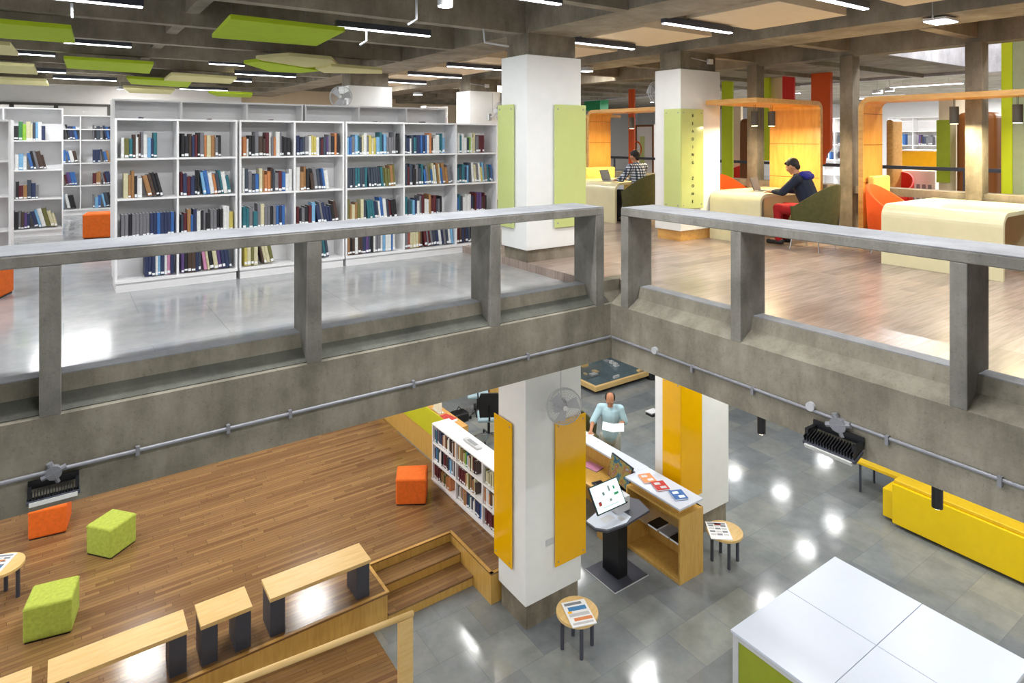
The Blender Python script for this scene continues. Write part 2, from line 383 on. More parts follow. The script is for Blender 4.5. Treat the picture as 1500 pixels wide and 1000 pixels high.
# wooden curb line on ledge corner: dark post base seen in the gap between balustrades
# far parapet with slim columns round the second void
t=thing('concrete_railing','tan concrete parapet behind the study tables, at second void','railing',(10.3,0,0))
obj('handrail_body',MB().box(-.2,.1,-3,24,.84,.95),'conc_t',t); obj('curb',MB().box(-.1,.1,-3,24,ZW,.28),'conc_t',t)
names=['rightmost slim concrete column, beside the lime board','slim concrete column between the two timber booths','slim concrete column crossing the front of left booth canopy','slim concrete column left of the READING ZONE column','slim concrete column seen beside red-orange board']
for i,(y,l) in enumerate(zip((3.45,5.17,6.85,8.55,12.0),names)):
    o=obj('slim_column',MB().box(10.06,10.28,y,y+.2,ZW,3.0),'conc_t',bevel=.006,origin=(10.2,y+.1,ZW)); tag(o,l,'column')
t=thing('metal_handrail','thin dark metal handrail on far side of second void','railing',(14.1,0,0))
obj('rail',MB().box(-.03,.03,-3,24,1.06,1.13),'dark',t)
for k in range(14): obj('upright',MB().box(-.02,.02,-2.5+k*1.9,-2.46+k*1.9,0,1.06),'dark',t)
# conduits, boxes, floodlights, detectors
t=thing('conduit','grey electrical conduit clipped along left balcony face','pipe',(0,0,0))
obj('pipe',MB().tube([(-8,Y0-.015,-.45),(4.86,Y0-.015,-.45)],.013,10),'galv',t)
for x in (-.3-.8*3,-2.1,.42,1.0,1.45,2.51,3.75): obj('clip',MB().box(x-.012,x+.012,Y0-.032,Y0-.002,-.48,-.42),'galv',t)
t=thing('conduit','grey electrical conduit clipped along right balcony face','pipe',(0,0,0))
obj('pipe',MB().tube([(X0-.015,-4,-.48),(X0-.015,5.08,-.45)],.013,10),'galv',t)
for y in (4.0,3.35,2.25,1.57,.6): obj('clip',MB().box(X0-.032,X0-.002,y-.012,y+.012,-.505,-.44),'galv',t)
def flood(loc,rz,label,ang,tilt):
    t=thing('floodlight',label,'floodlight',loc,rz)   # local: wall plane y=0, front -y
    jb=MB().tube([(0,-.0,0),(0,-.035,0)],.045,12); 
    for a in range(4): jb.tube([(0,-.018,0),(.07*math.cos(a*R(90)+R(20)),-.018,.07*math.sin(a*R(90)+R(20)))],.018,8)
    obj('junction_box',jb,'galv',t)
    obj('bracket',MB().box(-.135,.135,-.03,-.018,-.07,-.02).box(-.135,-.115,-.12,-.02,-.09,-.05).box(.115,.135,-.12,-.02,-.09,-.05),'black',t)
    T=Matrix.Translation((0,-.09,-.12))@Matrix.Rotation(R(tilt),4,'X')
    h=MB().box(-.14,.14,-.05,.05,-.012,.012,T=T); obj('housing',h,'dark',t,bevel=.003)
    f=MB()
    for k in range(18): f.box(-.13+k*.0153,-.126+k*.0153,-.04,.045,.012,.05,T=T)
    obj('cooling_fin',f,'black',t)
    obj('lens',MB().box(-.125,.125,-.062,-.05,-.02,.004,T=T),'lens',t)
    return t
flood((-.05,Y0,-.46),0,'black floodlight with cooling fins under left balustrade conduit','x',-12)
ff=flood((X0,2.6,-.49),R(-90),'black floodlight with cooling fins under right balustrade conduit','x',24); ff.scale=(1.45,1.3,1.2)
for y,l in ((2.83,'small white disc mounted on right balcony face beside floodlight'),(4.47,'small white disc mounted on right balcony face near the corner')):
    o=obj('detector_disc',MB().tube([(X0-.03,y,-.43),(X0,y,-.43)],.035,18),'lightgrey',origin=(X0,y,-.43)); tag(o,l,'detector')
for y,l in ((3.56,'black cylinder downlight hanging below right balcony, nearer the corner'),(2.1,'black cylinder downlight hanging below right balcony, above yellow sofa')):
    t=thing('cylinder_downlight',l,'downlight',(5.3,y,-1.03)); obj('housing',MB().cyl(0,0,0,.6,.037,20),'black',t); obj('diffuser',MB().cyl(0,0,-.004,0,.03,20),'warmglow',t)
# ================================================================ LAMPS
def arealight(x,y,z,sx,sy,e,col=(1,1,1),rz=0):
    l=bpy.data.lights.new('lamp_light','AREA'); l.shape='RECTANGLE'; l.size=sx; l.size_y=sy; l.energy=e; l.color=col
    o=bpy.data.objects.new('lamp_light',l); C.objects.link(o); o.location=(x,y,z); o.rotation_euler=(0,0,rz); l.energy=e*LG; return o
LG=.5
LIN=[('L1',2.63,3.87,7.39,'right of the big lime ceiling board'),('L2',-.55,.66,7.4,'topmost at upper left of the photo'),('L3',.0,.81,10.75,'beside nearest lime board at far left'),('L4',-.7,-.1,12.6,'beside small cream board at far left'),
('L5',-.5,.05,15.75,'below the lime board at left, behind cream board'),('L6',-.19,1.01,17.3,'above window band at far left'),('L7',2.1,2.7,12.35,'left of the cream hexagon board'),('L8',2.87,4.1,14.0,'just below cream hexagon board'),('L9',2.9,3.6,15.75,'above cream board over middle bookcases'),('L10',2.54,3.74,19.15,'farthest, low over the rear bookcases'),
('R1',5.7,6.9,6.75,'right of the nearer upper column neck'),('R2',5.6,6.84,5.02,'between the two nearest beige ceiling panels'),('R3',5.5,6.7,3.3,'at top right, nearest of the right bay'),('R4',5.75,6.98,10.3,'left of the nearer upper column'),('R5',5.86,7.13,12.15,'second left of the nearer upper column'),('R6',6.1,7.22,14.0,'smallest, over the white column with fan')]
for n,x0,x1,y,l in LIN:
    cx=(x0+x1)/2; hl=(x1-x0)/2
    t=thing('linear_light','black linear ceiling lamp '+l,'ceiling light',(cx,y,3.0),0,'black linear ceiling lamps')
    obj('housing',MB().box(-hl,hl,-.035,.035,.012,.085),'dark',t)
    obj('diffuser',MB().box(-hl+.01,hl-.01,-.028,.028,0,.012),'wglow',t)
    obj('hanger',MB().cyl(-hl+.15,0,.085,.5,.004,6).cyl(hl-.15,0,.085,.5,.004,6),'grey',t)
    arealight(cx,y,2.99,2*hl-.05,.04,38*(2 if y>11 else 1),(.95,.97,1))
# added lamps outside the frame, put over the void to light it
for x,y in ((1.0,2.5),(1.0,5.0),(-2.5,5.0),(-2.5,8.5),(4.0,2.5),(3.4,4.9),(6.3,1.2),(9.2,1.5)):
    cx=x; t=thing('linear_light','added linear fill lamp above the void, out of frame','ceiling light',(x,y,3.0),0,'added fill lamps out of frame')
    obj('housing',MB().box(-.6,.6,-.035,.035,.012,.085),'dark',t); obj('diffuser',MB().box(-.59,.59,-.028,.028,0,.012),'wglow',t); obj('hanger',MB().cyl(-.4,0,.085,.6,.004,6).cyl(.4,0,.085,.6,.004,6),'grey',t)
    arealight(x,y,2.99,1.15,.05,100,(.97,.98,1))
def down(px,py,z,r,l,h=.08):
    p=atz(px,py,z); t=thing('downlight',l,'downlight',p)
    obj('housing',MB().cyl(0,0,0.006,h,r,24),'lightgrey',t); obj('diffuser',MB().cyl(0,0,0,.006,r*.93,24),'wglow2',t)
    obj('hanger',MB().cyl(0,0,h,3.62-z,.008,8),'lightgrey',t)
    arealight(p.x,p.y,z-.01,r*1.6,r*1.6,18)
down(652,10,2.9,.07,'white cylinder downlight hanging at top, left of nearer column',.3)
down(860,105,2.95,.12,'round white downlight just right of the nearer upper column')
down(612,139,2.95,.14,'round white downlight above right end of rear bookcases')
down(176,131,2.95,.07,'small white downlight far off above left end of rear bookcases')
down(1285,137,2.8,.12,'small white downlight far beyond the right booth, left one')
down(1303,134,2.8,.1,'small white downlight far beyond the right booth, right one')
p=atz(1378,33,3.0); t=thing('panel_light','bright white flat lamp hanging beside beam at upper right','ceiling light',p,R(0))
obj('housing',MB().box(-.17,.17,-.12,.12,.01,.04),'white',t,bevel=.005); obj('diffuser',MB().box(-.16,.16,-.11,.11,0,.01),'wglow2',t); obj('hanger',MB().tube([(-.17,0,.03),(-.2,0,.03),(-.2,0,.5)],.01,8),'lightgrey',t)
arealight(p.x,p.y,2.99,.3,.2,30)
# conduits hanging on ceiling
for i,(pts,l) in enumerate([([(610,-10),(610,28),(597,36)],'white conduit dropping from ceiling left of white cylinder downlight'),([(537,42),(537,60),(527,66)],'white conduit stub behind the linear lamp at top centre'),([(708,42),(710,62),(745,68)],'white conduit bending to the nearer column neck'),([(105,5),(106,26)],'white conduit stub hanging at upper left')]):
    o0=atz(*pts[0],3.02) if pts[0][1]>0 else atz(pts[0][0],0,3.02)
    P=[aty(px,py,o0.y) for px,py in pts]; o=obj('ceiling_conduit',MB().tube(P,.012,8),'lightgrey',origin=P[0]); tag(o,l,'pipe')
# ground floor lamps below the gallery; those under the near slab are added fill
for i,(x,y) in enumerate(((6.8,8.2),(9.3,8.6),(9.3,5.6),(7.2,11.5),(10,12),(1,8.5),(3,10.5),(-1,11),(1.2,13.5),(4.2,13.2),(9.5,2.5),(-3,8.5),(-2,-.6),(1,-.6),(4,-.6),(7,-.6),(10,-.6))):
    t=thing('square_downlight','unseen square white ceiling lamp under the gallery slab','ceiling light',(x,y,-.44),0,'unseen square lamps under the gallery slab')
    obj('housing',MB().box(-.32,.32,-.32,.32,.004,.03),'white',t); obj('diffuser',MB().box(-.29,.29,-.29,.29,0,.004),'softglow',t)
    arealight(x,y,-.46,.6,.6,90 if y>5 else (60 if y>0 else 170),(1,.985,.96))
for x,y,z,e in ((17.5,11.1,-.34,60),(17.3,9.4,-.34,60),(17.3,12.6,-.34,60),(20.4,11.4,-.34,60),(15.6,9.2,-.34,60)):
    t=thing('square_downlight','square white ceiling lamp under the farther slab','ceiling light',(x,y,z),0,'square lamps under the farther slab')
    obj('housing',MB().box(-.32,.32,-.32,.32,.004,.03),'white',t); obj('diffuser',MB().box(-.2,.2,-.2,.2,0,.004),'softglow',t); arealight(x,y,z-.02,.4,.4,e*.45)
for x,y in ((17,7),(17,11),(17,4),(21,6),(21,10),(21,14),(17,15),(24,8)):
    t=thing('linear_light','white linear lamp over the hall beyond second void','ceiling light',(x,y,2.95),R(90),'linear lamps beyond second void')
    obj('housing',MB().box(-.8,.8,-.05,.05,.012,.08),'white',t); obj('diffuser',MB().box(-.79,.79,-.045,.045,0,.012),'wglow',t); obj('hanger',MB().cyl(-.5,0,.08,.16,.004,6).cyl(.5,0,.08,.16,.004,6),'grey',t)
    arealight(x,y,2.94,1.5,.08,300,(1,1,1),R(90))
for x,y in ((12.2,2.2),(13.2,4.2),(12.0,3.4)):  # added lamps, put in to brighten the void walls
    t=thing('square_downlight','added square lamp high above the second void, brightening its walls','ceiling light',(x,y,5.3),0,'added square lamps above second void')
    obj('housing',MB().box(-.32,.32,-.32,.32,.004,.1),'white',t); obj('diffuser',MB().box(-.29,.29,-.29,.29,0,.004),'wglow',t); arealight(x,y,5.28,.6,.6,160)
for x,y in ((-2,23.6),(2,23.6),(-2,19.2),(1.5,20),(7,17),(10,15),(9.4,10.4),(12,18)):  # added lamps that brighten the hall's back wall and window band
    t=thing('square_downlight','added square fill lamp at far end of the book hall','ceiling light',(x,y,3.3),0,'added fill lamps at far end of book hall')
    obj('housing',MB().box(-.32,.32,-.32,.32,.004,.32),'white',t); obj('diffuser',MB().box(-.29,.29,-.29,.29,0,.004),'wglow',t); arealight(x,y,3.28,.6,.6,130,(1,.97,.92))
# ================================================================ CEILING BOARDS
def board(pix,z,mat,label,th=.05,cat='ceiling board'):
    P=[atz(px,py,z) for px,py in pix]; c=sum(P,Vector())/len(P)
    t=thing('acoustic_board',label,cat,c)
    poly=[(p.x-c.x,p.y-c.y) for p in P]
    ar=sum(poly[i][0]*poly[(i+1)%len(poly)][1]-poly[(i+1)%len(poly)][0]*poly[i][1] for i in range(len(poly)))
    if ar<0: poly=poly[::-1]
    obj('panel',MB().prism(poly,0,th),mat,t)
    h=MB()
    for q in poly[::max(1,len(poly)//4)]: h.cyl(q[0]*.7,q[1]*.7,th,3.62-z,.003,6)
    obj('hanging_wire',h,'grey',t)
board([(310.6,55.4),(337.6,27.8),(505.3,46),(463.4,67.5)],2.9,'lime','large lime acoustic board nearest the camera at top centre left')
board([(-70,28),(104,43),(110,63.5),(-60,52)],2.9,'lime','lime acoustic board cut by left edge of the photo')
board([(93.2,86.4),(225,94.5),(218.8,108),(98,100)],2.9,'lime','lime acoustic board over aisle, left of centre ceiling')
board([(-50,62),(15,67),(27,82),(-40,78)],2.9,'pale','cream acoustic board at far left, uppermost of three')
board([(-50,92),(50,97.8),(55.4,109.4),(-40,105)],2.9,'pale','cream acoustic board at far left, middle of three')
board([(-30,115),(67.5,119),(72,126),(-30,122)],2.9,'pale','cream acoustic board at far left, lowest of three')
board([(185,114.8),(281,120.2),(275,128.3),(192,123)],2.9,'lime','lime acoustic board partly behind cream one over bookcases')
board([(240,118),(251,109.4),(347,115.6),(337.6,122.9)],2.9,'pale','cream four-sided acoustic board overlapping lime board over bookcases')
board([(374.6,85.9),(423,81.8),(485,87.2),(495.8,96.7),(445,99),(400,94)],2.9,'pale','cream six-sided acoustic board below the large lime one')
board([(357,93),(380,90),(470,104),(440,107),(395,105)],2.88,'lime','lime acoustic board peeping out under cream six-sided board')
board([(462,101),(485,97),(560,103),(560,108),(475,107)],2.86,'pale','olive cream acoustic board left of the centre column neck')
board([(305,136),(370,138),(368,143),(318,141)],2.8,'lime','smallest lime acoustic board just above rear bookcases')
board([(180,128),(256,132),(250,138),(190,136)],2.85,'pale','tan acoustic board just above rear bookcases at left')
for (y0,lab) in ((5.68,'beige ceiling panel right of the nearer upper column, third lamp bay'),(3.82,'beige ceiling panel at top between two linear lamps'),(2.0,'beige ceiling panel cut by top edge at right'),(7.52,'beige ceiling panel immediately beside nearer upper column neck'),(9.35,'beige ceiling panel left of nearer upper column, closest one'),(11.2,'beige ceiling panel over the column with fan'),(13.05,'beige ceiling panel beyond the centre column neck'),(14.9,'beige ceiling panel farthest down the bay')):
    t=thing('ceiling_panel',lab,'ceiling panel',(6.68,y0+.62,3.1)); obj('panel',MB().box(-.66,.66,-.6,.6,0,.13),'beige',t)
    obj('hanging_wire',MB().cyl(-.5,-.4,.13,.52,.004,6).cyl(.5,.4,.13,.52,.004,6),'grey',t)
for y in (7,9.3,11.5): 
    t=thing('ceiling_panel','beige ceiling panel beyond the second beam','ceiling panel',(9.4,y+.6,3.25),0,'beige panels beyond second beam'); obj('panel',MB().box(-.5,.5,-.5,.5,0,.06),'beige',t)
# ================================================================ BOOKS
CO={'black':'#232226','dark brown':'#4a382f','navy':'#2c3658','blue':'#3668aa','light blue':'#78abd0','grey':'#76757a','white':'#dfdfdc','cream':'#cfc7a2','red':'#9a4a42','orange':'#c27d4c','yellow':'#c6b65c','green':'#3e7a4b','lime green':'#8dbb3a','teal':'#2d6d78','purple':'#5c4479','pink':'#c887a9','maroon':'#5c1f26','tan':'#a0764a','olive':'#6d6b3a','slate':'#3d4654'}
for k,v in CO.items(): M['bk_'+k]=plain('book_cloth_'+k.replace(' ','_'),v,.55,var=.1,scale=40)
TH={'mix':list(CO)+['white','white','cream','grey','black','black'],'dark':['black','dark brown','navy','grey','slate','purple','maroon','black'],'cool':['blue','light blue','white','navy','grey','white','slate','teal'],'warm':['orange','tan','dark brown','cream','grey','tan','maroon','black','white'],'enc':['black','black','black','grey','grey'],'blue':['navy','blue','navy'],'olive':['olive','tan','cream','olive'],'slate':['slate','slate','teal'],'pale':['cream','white','grey','yellow','olive','cream'],'maroon':['maroon']}
ORD=['first','second','third','fourth','fifth','sixth','seventh','eighth','ninth','tenth','eleventh','twelfth','thirteenth','fourteenth','fifteenth','sixteenth','seventeenth','eighteenth','nineteenth','twentieth','twenty-first','twenty-second','twenty-third','twenty-fourth']
BOOKS=[]   # (matrix, w, h, d, colour, label, group, size)
def fill(root,x0,x1,z,hmax,theme,labelpart,group,y0=.03,lean=None,wscale=1.,d=.17,label_tag=True,vis=1.):
    Mx=Matrix.Translation(root.location)@Matrix.Rotation(root.rotation_euler[2],4,'Z')
    x=x0; i=0; segs=theme.split('+'); leaning=lean
    while True:
        w=random.uniform(.022,.048)*wscale; fr=(x-x0)/max(.01,x1-x0); th=TH[segs[min(len(segs)-1,int(fr*len(segs)))]]
        uni=segs[min(len(segs)-1,int(fr*len(segs)))] in ('enc','blue','slate','maroon')
        if uni: w=.034*wscale
        a=R(leaning) if leaning and fr>.35 else 0
        h=hmax*(.8 if uni else random.uniform(.64,.92)); dx=h*math.sin(abs(a)) 
        if x+w/math.cos(a)+.002>x1 or i>=24: break
        c=random.choice(th); yy_=y0+random.uniform(0,.02)
        # leaning books tilt back to the left against the upright ones: pivot on the lower edge
        X=x
        L=Matrix.Translation((X,yy_,z+.001+ (w*math.sin(a) if a else 0)))@Matrix.Rotation(-a if a else 0,4,'Y')
        if a: # bottom moved right so the top touches its neighbour
            X=x+ (dx if not BOOKS[-1][8] or i==0 else 0); 
            L=Matrix.Translation((X,yy_,z+.001+w*math.sin(a)))@Matrix.Rotation(-a,4,'Y')
            step=w/math.cos(a)+.0015+(dx if not BOOKS[-1][8] or i==0 else 0)
        else: step=w+.001
        if X+w/math.cos(a)>x1: break
        W=Mx@L; p=W.translation; t=p.x*CS+p.y*SN
        BOOKS.append((W,w,h,d,c,f"{c} book, {ORD[i]} from left, {labelpart}",group,vis*w*h/(t*t),bool(a)))
        x+=step; i+=1
def book_mesh(w,h,d,c):
    m=MB(); q=.003
    sp=[(0,.006),(w*.2,.001),(w*.5,-.001),(w*.8,.001),(w,.006)]
    poly=sp+[(w,d),(w-q,d),(w-q,.012),(q,.012),(q,d),(0,d)]
    m.prism(poly,0,h,0)
    m.box(q,w-q,.012,d-.006,.004,h-.004,1)
    if random.random()<.75: z_=random.choice((.008,.012,.02)); m.box(w*.1,w*.9,-.0025,.004,z_,z_+random.uniform(.018,.034),1)
    return m
def bookcase(name,label,loc,rz,bays,rows,top,depth,base=.13,group=None,end_row=None):
    # bays: x boundaries; rows: shelf z list (bottom upward); local front y=0, depth +y
    t=thing(name,label,'bookcase',loc,rz,group); th=.022
    x0,x1=bays[0],bays[-1]
    obj('top_board',MB().box(x0,x1,0,depth,top-th,top),'shelf',t)
    obj('base',MB().box(x0+.01,x1-.01,.015,depth-.015,0,base-.012).box(x0,x1,-.012,depth,base-.03,base),'shelf',t)
    obj('back_panel',MB().box(x0+th,x1-th,depth*.62,depth*.62+.012,base,top-th),'shelf',t)
    for s,x in enumerate(bays):
        a=x if s==0 else (x-th if s==len(bays)-1 else x-th/2)
        obj('side_panel' if s in (0,len(bays)-1) else 'divider',MB().box(a,a+th,.001,depth-.001,base,top-th),'shelf',t)
    for z in rows:
        obj('shelf',MB().box(x0+th,x1-th,.0,depth-.001,z-th,z),'shelf',t)
    return t
Z4=[.14,.585,1.03,1.476]; RN=['bottom','third','second','top']
def shelfname(r,n): return ['bottom','third','second','top'][r] if n==4 else ['bottom','middle','top'][r]
front=[]
def fcase(bays,lab):
    return bookcase('bookcase',lab,(0,8.25,0),0,bays,Z4[1:],1.917,.56)
ca=fcase([.462,1.079,1.722],'white front bookcase, leftmost of three, with blue volumes low')
cb=fcase([1.745,2.405,3.05],'white front bookcase, middle of three, two bays wide')
cc=fcase([3.07,3.915,4.756,5.48],'white front bookcase, rightmost of three, ending at the column')
bx=[(.484,1.068,ca),(1.09,1.70,ca),(1.767,2.394,cb),(2.416,3.028,cb),(3.092,3.904,cc),(3.926,4.745,cc),(4.767,5.458,cc)]
spec=[ # per bay rows top->bottom (start,end,theme,lean)
 [(.06,.68,'mix+cool',None),(.1,.8,'warm+dark',14),(.06,1,'enc+blue',None),(.45,.98,'blue+cool+mix',None)],
 [(.04,.8,'dark+mix+warm+dark',None),(.03,.95,'dark+mix+cool',9),(.04,.98,'mix+warm+enc+pale',None),(.04,.97,'dark+mix+dark',8)],
 [(.04,.98,'warm+warm+dark',None),(.03,1,'cool+warm+dark+cool',None),(.03,.85,'cool+pale+enc+blue',None),(.06,.66,'pale+warm+pale',12)],
 [(.03,.97,'dark+pale+dark+warm',None),(.03,.75,'warm+cool',7),(.04,.95,'dark+cool+dark',9),(.04,.78,'cool+slate',8)],
 [(.02,.98,'cool+pale+cool+dark',None),(.02,.93,'slate+slate+olive',5),(.02,.92,'olive+slate+cool+dark',6),(.02,.9,'warm+dark+cool+cool',None)],
 [(.02,.84,'cool+blue+warm+cool',None),(.02,.98,'dark+cool+mix+warm',6),(.02,.78,'cool+mix+dark',None),(.02,.99,'mix+warm+cool+cool',7)],
 [(.03,.75,'cool+mix+maroon',None),(.03,.98,'cool+pale+cool',5),(.03,.82,'cool+dark',None),(.03,.8,'dark',None)]]
BN=['first','second','third','fourth','fifth','sixth','seventh']
for bi,((a,b_,root),rows) in enumerate(zip(bx,spec)):
    for ri,(s,e,thm,ln) in enumerate(rows):
        z=Z4[3-ri]; W=b_-a
        fill(root,a+s*W+.004,a+e*W,z,.33,thm,f"{['top','second','third','bottom'][ri]} shelf, {BN[bi]} bay of front bookcases",'books on the front bookcases',lean=ln)
# rear taller row
def ry(px): return aty(px,150,9.62).x
rb=[[ry(165),ry(266),ry(362),ry(444)],[ry(447),ry(526),ry(595.6),ry(654)]]
ZR=[.14,.6,1.06,1.5,1.86]
for bb,l in zip(rb,('taller white bookcase behind front row, left half','taller white bookcase behind front row, right half')):
    t=bookcase('bookcase',l,(0,9.62,0),0,bb,ZR[1:],2.2,.5)
    for k in range(3):
        for zi in (4,):
            fill(t,bb[k]+.3,bb[k]+.3+random.uniform(.06,.14),ZR[zi],.13,'dark',f"top shelf, {ORD[k]} bay of rear {'left' if l.endswith('left half') else 'right'} bookcase",'books on the rear bookcases')
# left cases
Z4b=[.14,.65,1.15,1.66]
c1=bookcase('bookcase','white bookcase cut by left edge of the photo, nearest one',(-2.2,10.2,0),0,[0,.62,1.26,1.66],[.55,.98,1.42],1.93,.6)
c2=bookcase('bookcase','white bookcase with striped journals at far left, second row',(-2.45,13.8,0),0,[0,.8,1.62,2.45],Z4b[1:],2.22,.6)
for ri,(th,s,e,ln) in enumerate((('mix+cool',.15,.75,None),('cool+warm',.17,.75,12),('warm+cool+warm',.18,.6,None),('dark+cool+olive',.12,.95,14))):
    z=Z4b[3-ri]; fill(c2,1.64+s*.78,1.64+e*.78,z,.36,th,f"{['top','second','third','bottom'][ri]} shelf, bookcase at far left",'books on the far left bookcase',lean=ln,wscale=1.35)
c3=bookcase('bookcase','white bookcase seen through the aisle above the orange pouf',(.05,17.1,0),0,[-.6,.26,.9,1.5],Z4b[1:]+[1.9],2.2,.6)
for b0,b1,bn in ((-.2,.24,'left'),(.29,.88,'right')):
    for ri,(th,ln) in enumerate((('dark+blue',10),('blue+cool+warm',12),('warm+dark+blue',12),('cool+dark',12))):
        z=Z4b[3-ri]; fill(c3,b0+(.2 if bn=='right' else 0),b1,z,.36,th,f"{['top','second','third','bottom'][ri]} shelf, {bn} bay of aisle bookcase",'books on the aisle bookcase',lean=ln,wscale=1.4)
o=obj('end_panel_label',MB().box(1.42,1.5,14.9,14.92,.2,2.0),'pale',origin=(1.46,14.9,.2)); bpy.data.objects.remove(o)
t=bookcase('bookcase','white bookcase end narrowly seen left of front row',(1.05,14.2,0),0,[0,.7,1.4],Z4b[1:],2.2,.6)
# low bookcase on the deck, front faces -X
ZB=[.09,.38,.69]
low=bookcase('low_bookcase','low white bookcase of paperbacks on the wooden deck','#' and (5.17,9.80,ZP),R(-90),[0,.8,1.6,2.4],[.375,.685],1.0,.33,base=.07)
ths=[['cool+warm+warm','cool+dark+cool','maroon+olive+warm'],['olive+mix+warm','maroon+olive+warm','warm+cool+blue+green' if 0 else 'warm+cool+blue'],['olive+cool+olive','warm+olive+dark','maroon+maroon'] ]
for k in range(3):
    for ri in range(3):
        e=(.97,.95,.9)[ri] if k!=1 else (.78,.72,.98)[ri]
        if k==0 and ri==2: e=.72
        fill(low,.8*k+.025,.8*k+.79*e,[.686,.376,.071][ri],.27,ths[k][ri],f"{['top','middle','bottom'][ri]} shelf, {ORD[k]} bay of low bookcase",'books on the low bookcase',y0=.025,d=.13,vis=1.6)
# far bookcases beyond second void, facing -X
def farcase(px0,px1,X,label,z1=2.3,fl=0):
    A=atx(px0,200,X).y; B=atx(px1,200,X).y; n=max(2,int((A-B)/.8)); 
    t=bookcase('bookcase',label,(X,A,fl),R(-90),[ (A-B)*k/n for k in range(n+1)],[.6,1.05,1.5,1.9],z1,.5)
    for k in range(n):
        w=(A-B)/n
        for zi,z in enumerate((1.05,1.5)): fill(t,w*k+.2*w,w*k+.75*w,z,.34,'dark+cool',f"shelf {'below' if zi==0 else 'second from'} top, {ORD[k]} bay of {'white bookcase beyond orange board' if px0<1260 else 'white bookcase beyond right booth'}",'books on the far bookcases',wscale=1.5,vis=.7)
farcase(1200,1245,19,'white bookcase far off behind the long orange board')
farcase(1300,1376,20,'white bookcase far off above the yellow counter')
# choose the 300 largest as individuals
BOOKS.sort(key=lambda b:-b[7])
seen={}
for (W,w,h,d,c,l,g,s,ln) in BOOKS[:300]:
    o=obj('book',book_mesh(w,h,d,c),['bk_'+c,'paper']); o.matrix_world=W; tag(o,l,'book',g)
rest=MB(); mats=[ 'bk_'+k for k in CO]+['paper']; ki=list(CO)
for (W,w,h,d,c,l,g,s,ln) in BOOKS[300:]:
    m=book_mesh(w,h,d,c); rest.add([W@Vector(v) for v in m.v],[],0); o_=len(rest.v)-len(m.v)
    for f,mi in zip(m.f,m.m): rest.f.append(tuple(i+o_ for i in f)); rest.m.append(ki.index(c) if mi==0 else len(ki))
o=obj('books',rest,mats); tag(o,'many more small books farther back on the white shelves','book'); o['kind']='stuff'
print('BOOKS',len(BOOKS))
# ================================================================ POUFS
def pouf(corners,z,mat,label,h=.42):
    cs=[Vector(c) for c in corners]; c=sum(cs,Vector((0,0)))/4
    t=thing('cube_pouf',label,'pouf',(c.x,c.y,z))
    P=[(q.x-c.x,q.y-c.y) for q in cs]
    ar=sum(P[i][0]*P[(i+1)%4][1]-P[(i+1)%4][0]*P[i][1] for i in range(4))
    if ar<0: P=P[::-1]
    obj('cushion_body',MB().prism(P,.012,h),mat,t,bevel=.03,seg=4,smooth=False); obj('base_pad',MB().prism([(x*.93,y*.93) for x,y in P],0,.012),'black',t)
    sm=MB(); n=4
    for i in range(4):
        a=Vector(P[i]);b2=Vector(P[(i+1)%4]); sm.tube([(a.x*.99,a.y*.99,h-.028),(b2.x*.99,b2.y*.99,h-.028)],.004,6)
    obj('seam',sm,mat,t)
def sq(a,b):
    a=Vector(a);b=Vector(b);d=b-a;n=Vector((-d.y,d.x)); return [a,b,b+n,a+n]
pouf(sq((.26,10.865),(.539,10.525)) ,ZP,'green','lime green fabric pouf nearer the middle of the deck')
pouf([(-.39,9.335),(.084,9.242),(.17,9.69),(-.30,9.78)],ZP,'green','lime green fabric pouf nearest the bottom left corner')
pouf([(-.425,11.70),(.038,11.64),(.11,12.14),(-.36,12.2)],ZP,'orange','orange fabric pouf on the deck below the left floodlight')
pouf([(4.347,9.472),(4.756,9.219),(5.0,9.62),(4.56,9.87)],ZP,'orange','orange fabric pouf on the deck beside low bookcase')
pouf([(.26,12.95),(.72,12.85),(.8,13.3),(.34,13.4)],0,'orange','orange fabric pouf in the aisle left of front bookcases')
pouf([(-1.0,8.75),(-.56,8.6),(-.44,8.95),(-.88,9.1)],0,'orange','orange fabric pouf behind balustrade at left edge',.42)
# ================================================================ DECK, STEPS, RAMP
t=thing('wooden_deck','raised reading deck of narrow brown wooden planks','platform',(0,0,ZL))
H=ZP-ZL
b=MB().prism([(-8,7.735),(3.45,7.735),(3.45,8.39),(4.73,8.39),(4.73,7.27),(4.84,7.27),(5.56,7.27),(5.56,9.86),(5.48,9.86),(5.48,12.9),(5.0,14.5),(-8,14.5)],H-.03,H)
obj('decking',b,'deck',t)
obj('fascia',MB().box(-8,3.44,7.745,7.78,0,H-.03).box(3.41,3.44,7.78,8.38,0,H-.03).box(3.44,4.74,8.395,8.42,0,H-.03).box(4.735,4.77,7.28,8.4,0,H-.03).box(4.77,5.54,7.28,7.31,0,H-.03).box(5.52,5.54,7.31,9.84,0,H-.03),'ochre',t)
obj('edge_trim',MB().box(-8,3.46,7.725,7.765,H,H+.006).box(3.42,3.46,7.765,8.36,H,H+.006).box(3.42,4.73,8.37,8.41,H,H+.006).box(4.72,4.765,7.26,8.41,H,H+.006).box(4.72,5.56,7.26,7.3,H,H+.006),'ochre2',t)
for z1,y0_,n in ((H*2/3,8.09,0),(H/3,7.735,1)):
    s=obj('step',MB().box(3.45,4.73,y0_+.01,8.39,0,z1-.025),'ochre',t); obj('tread',MB().box(3.45,4.73,y0_-.005,8.39,z1-.025,z1),'deck',s)
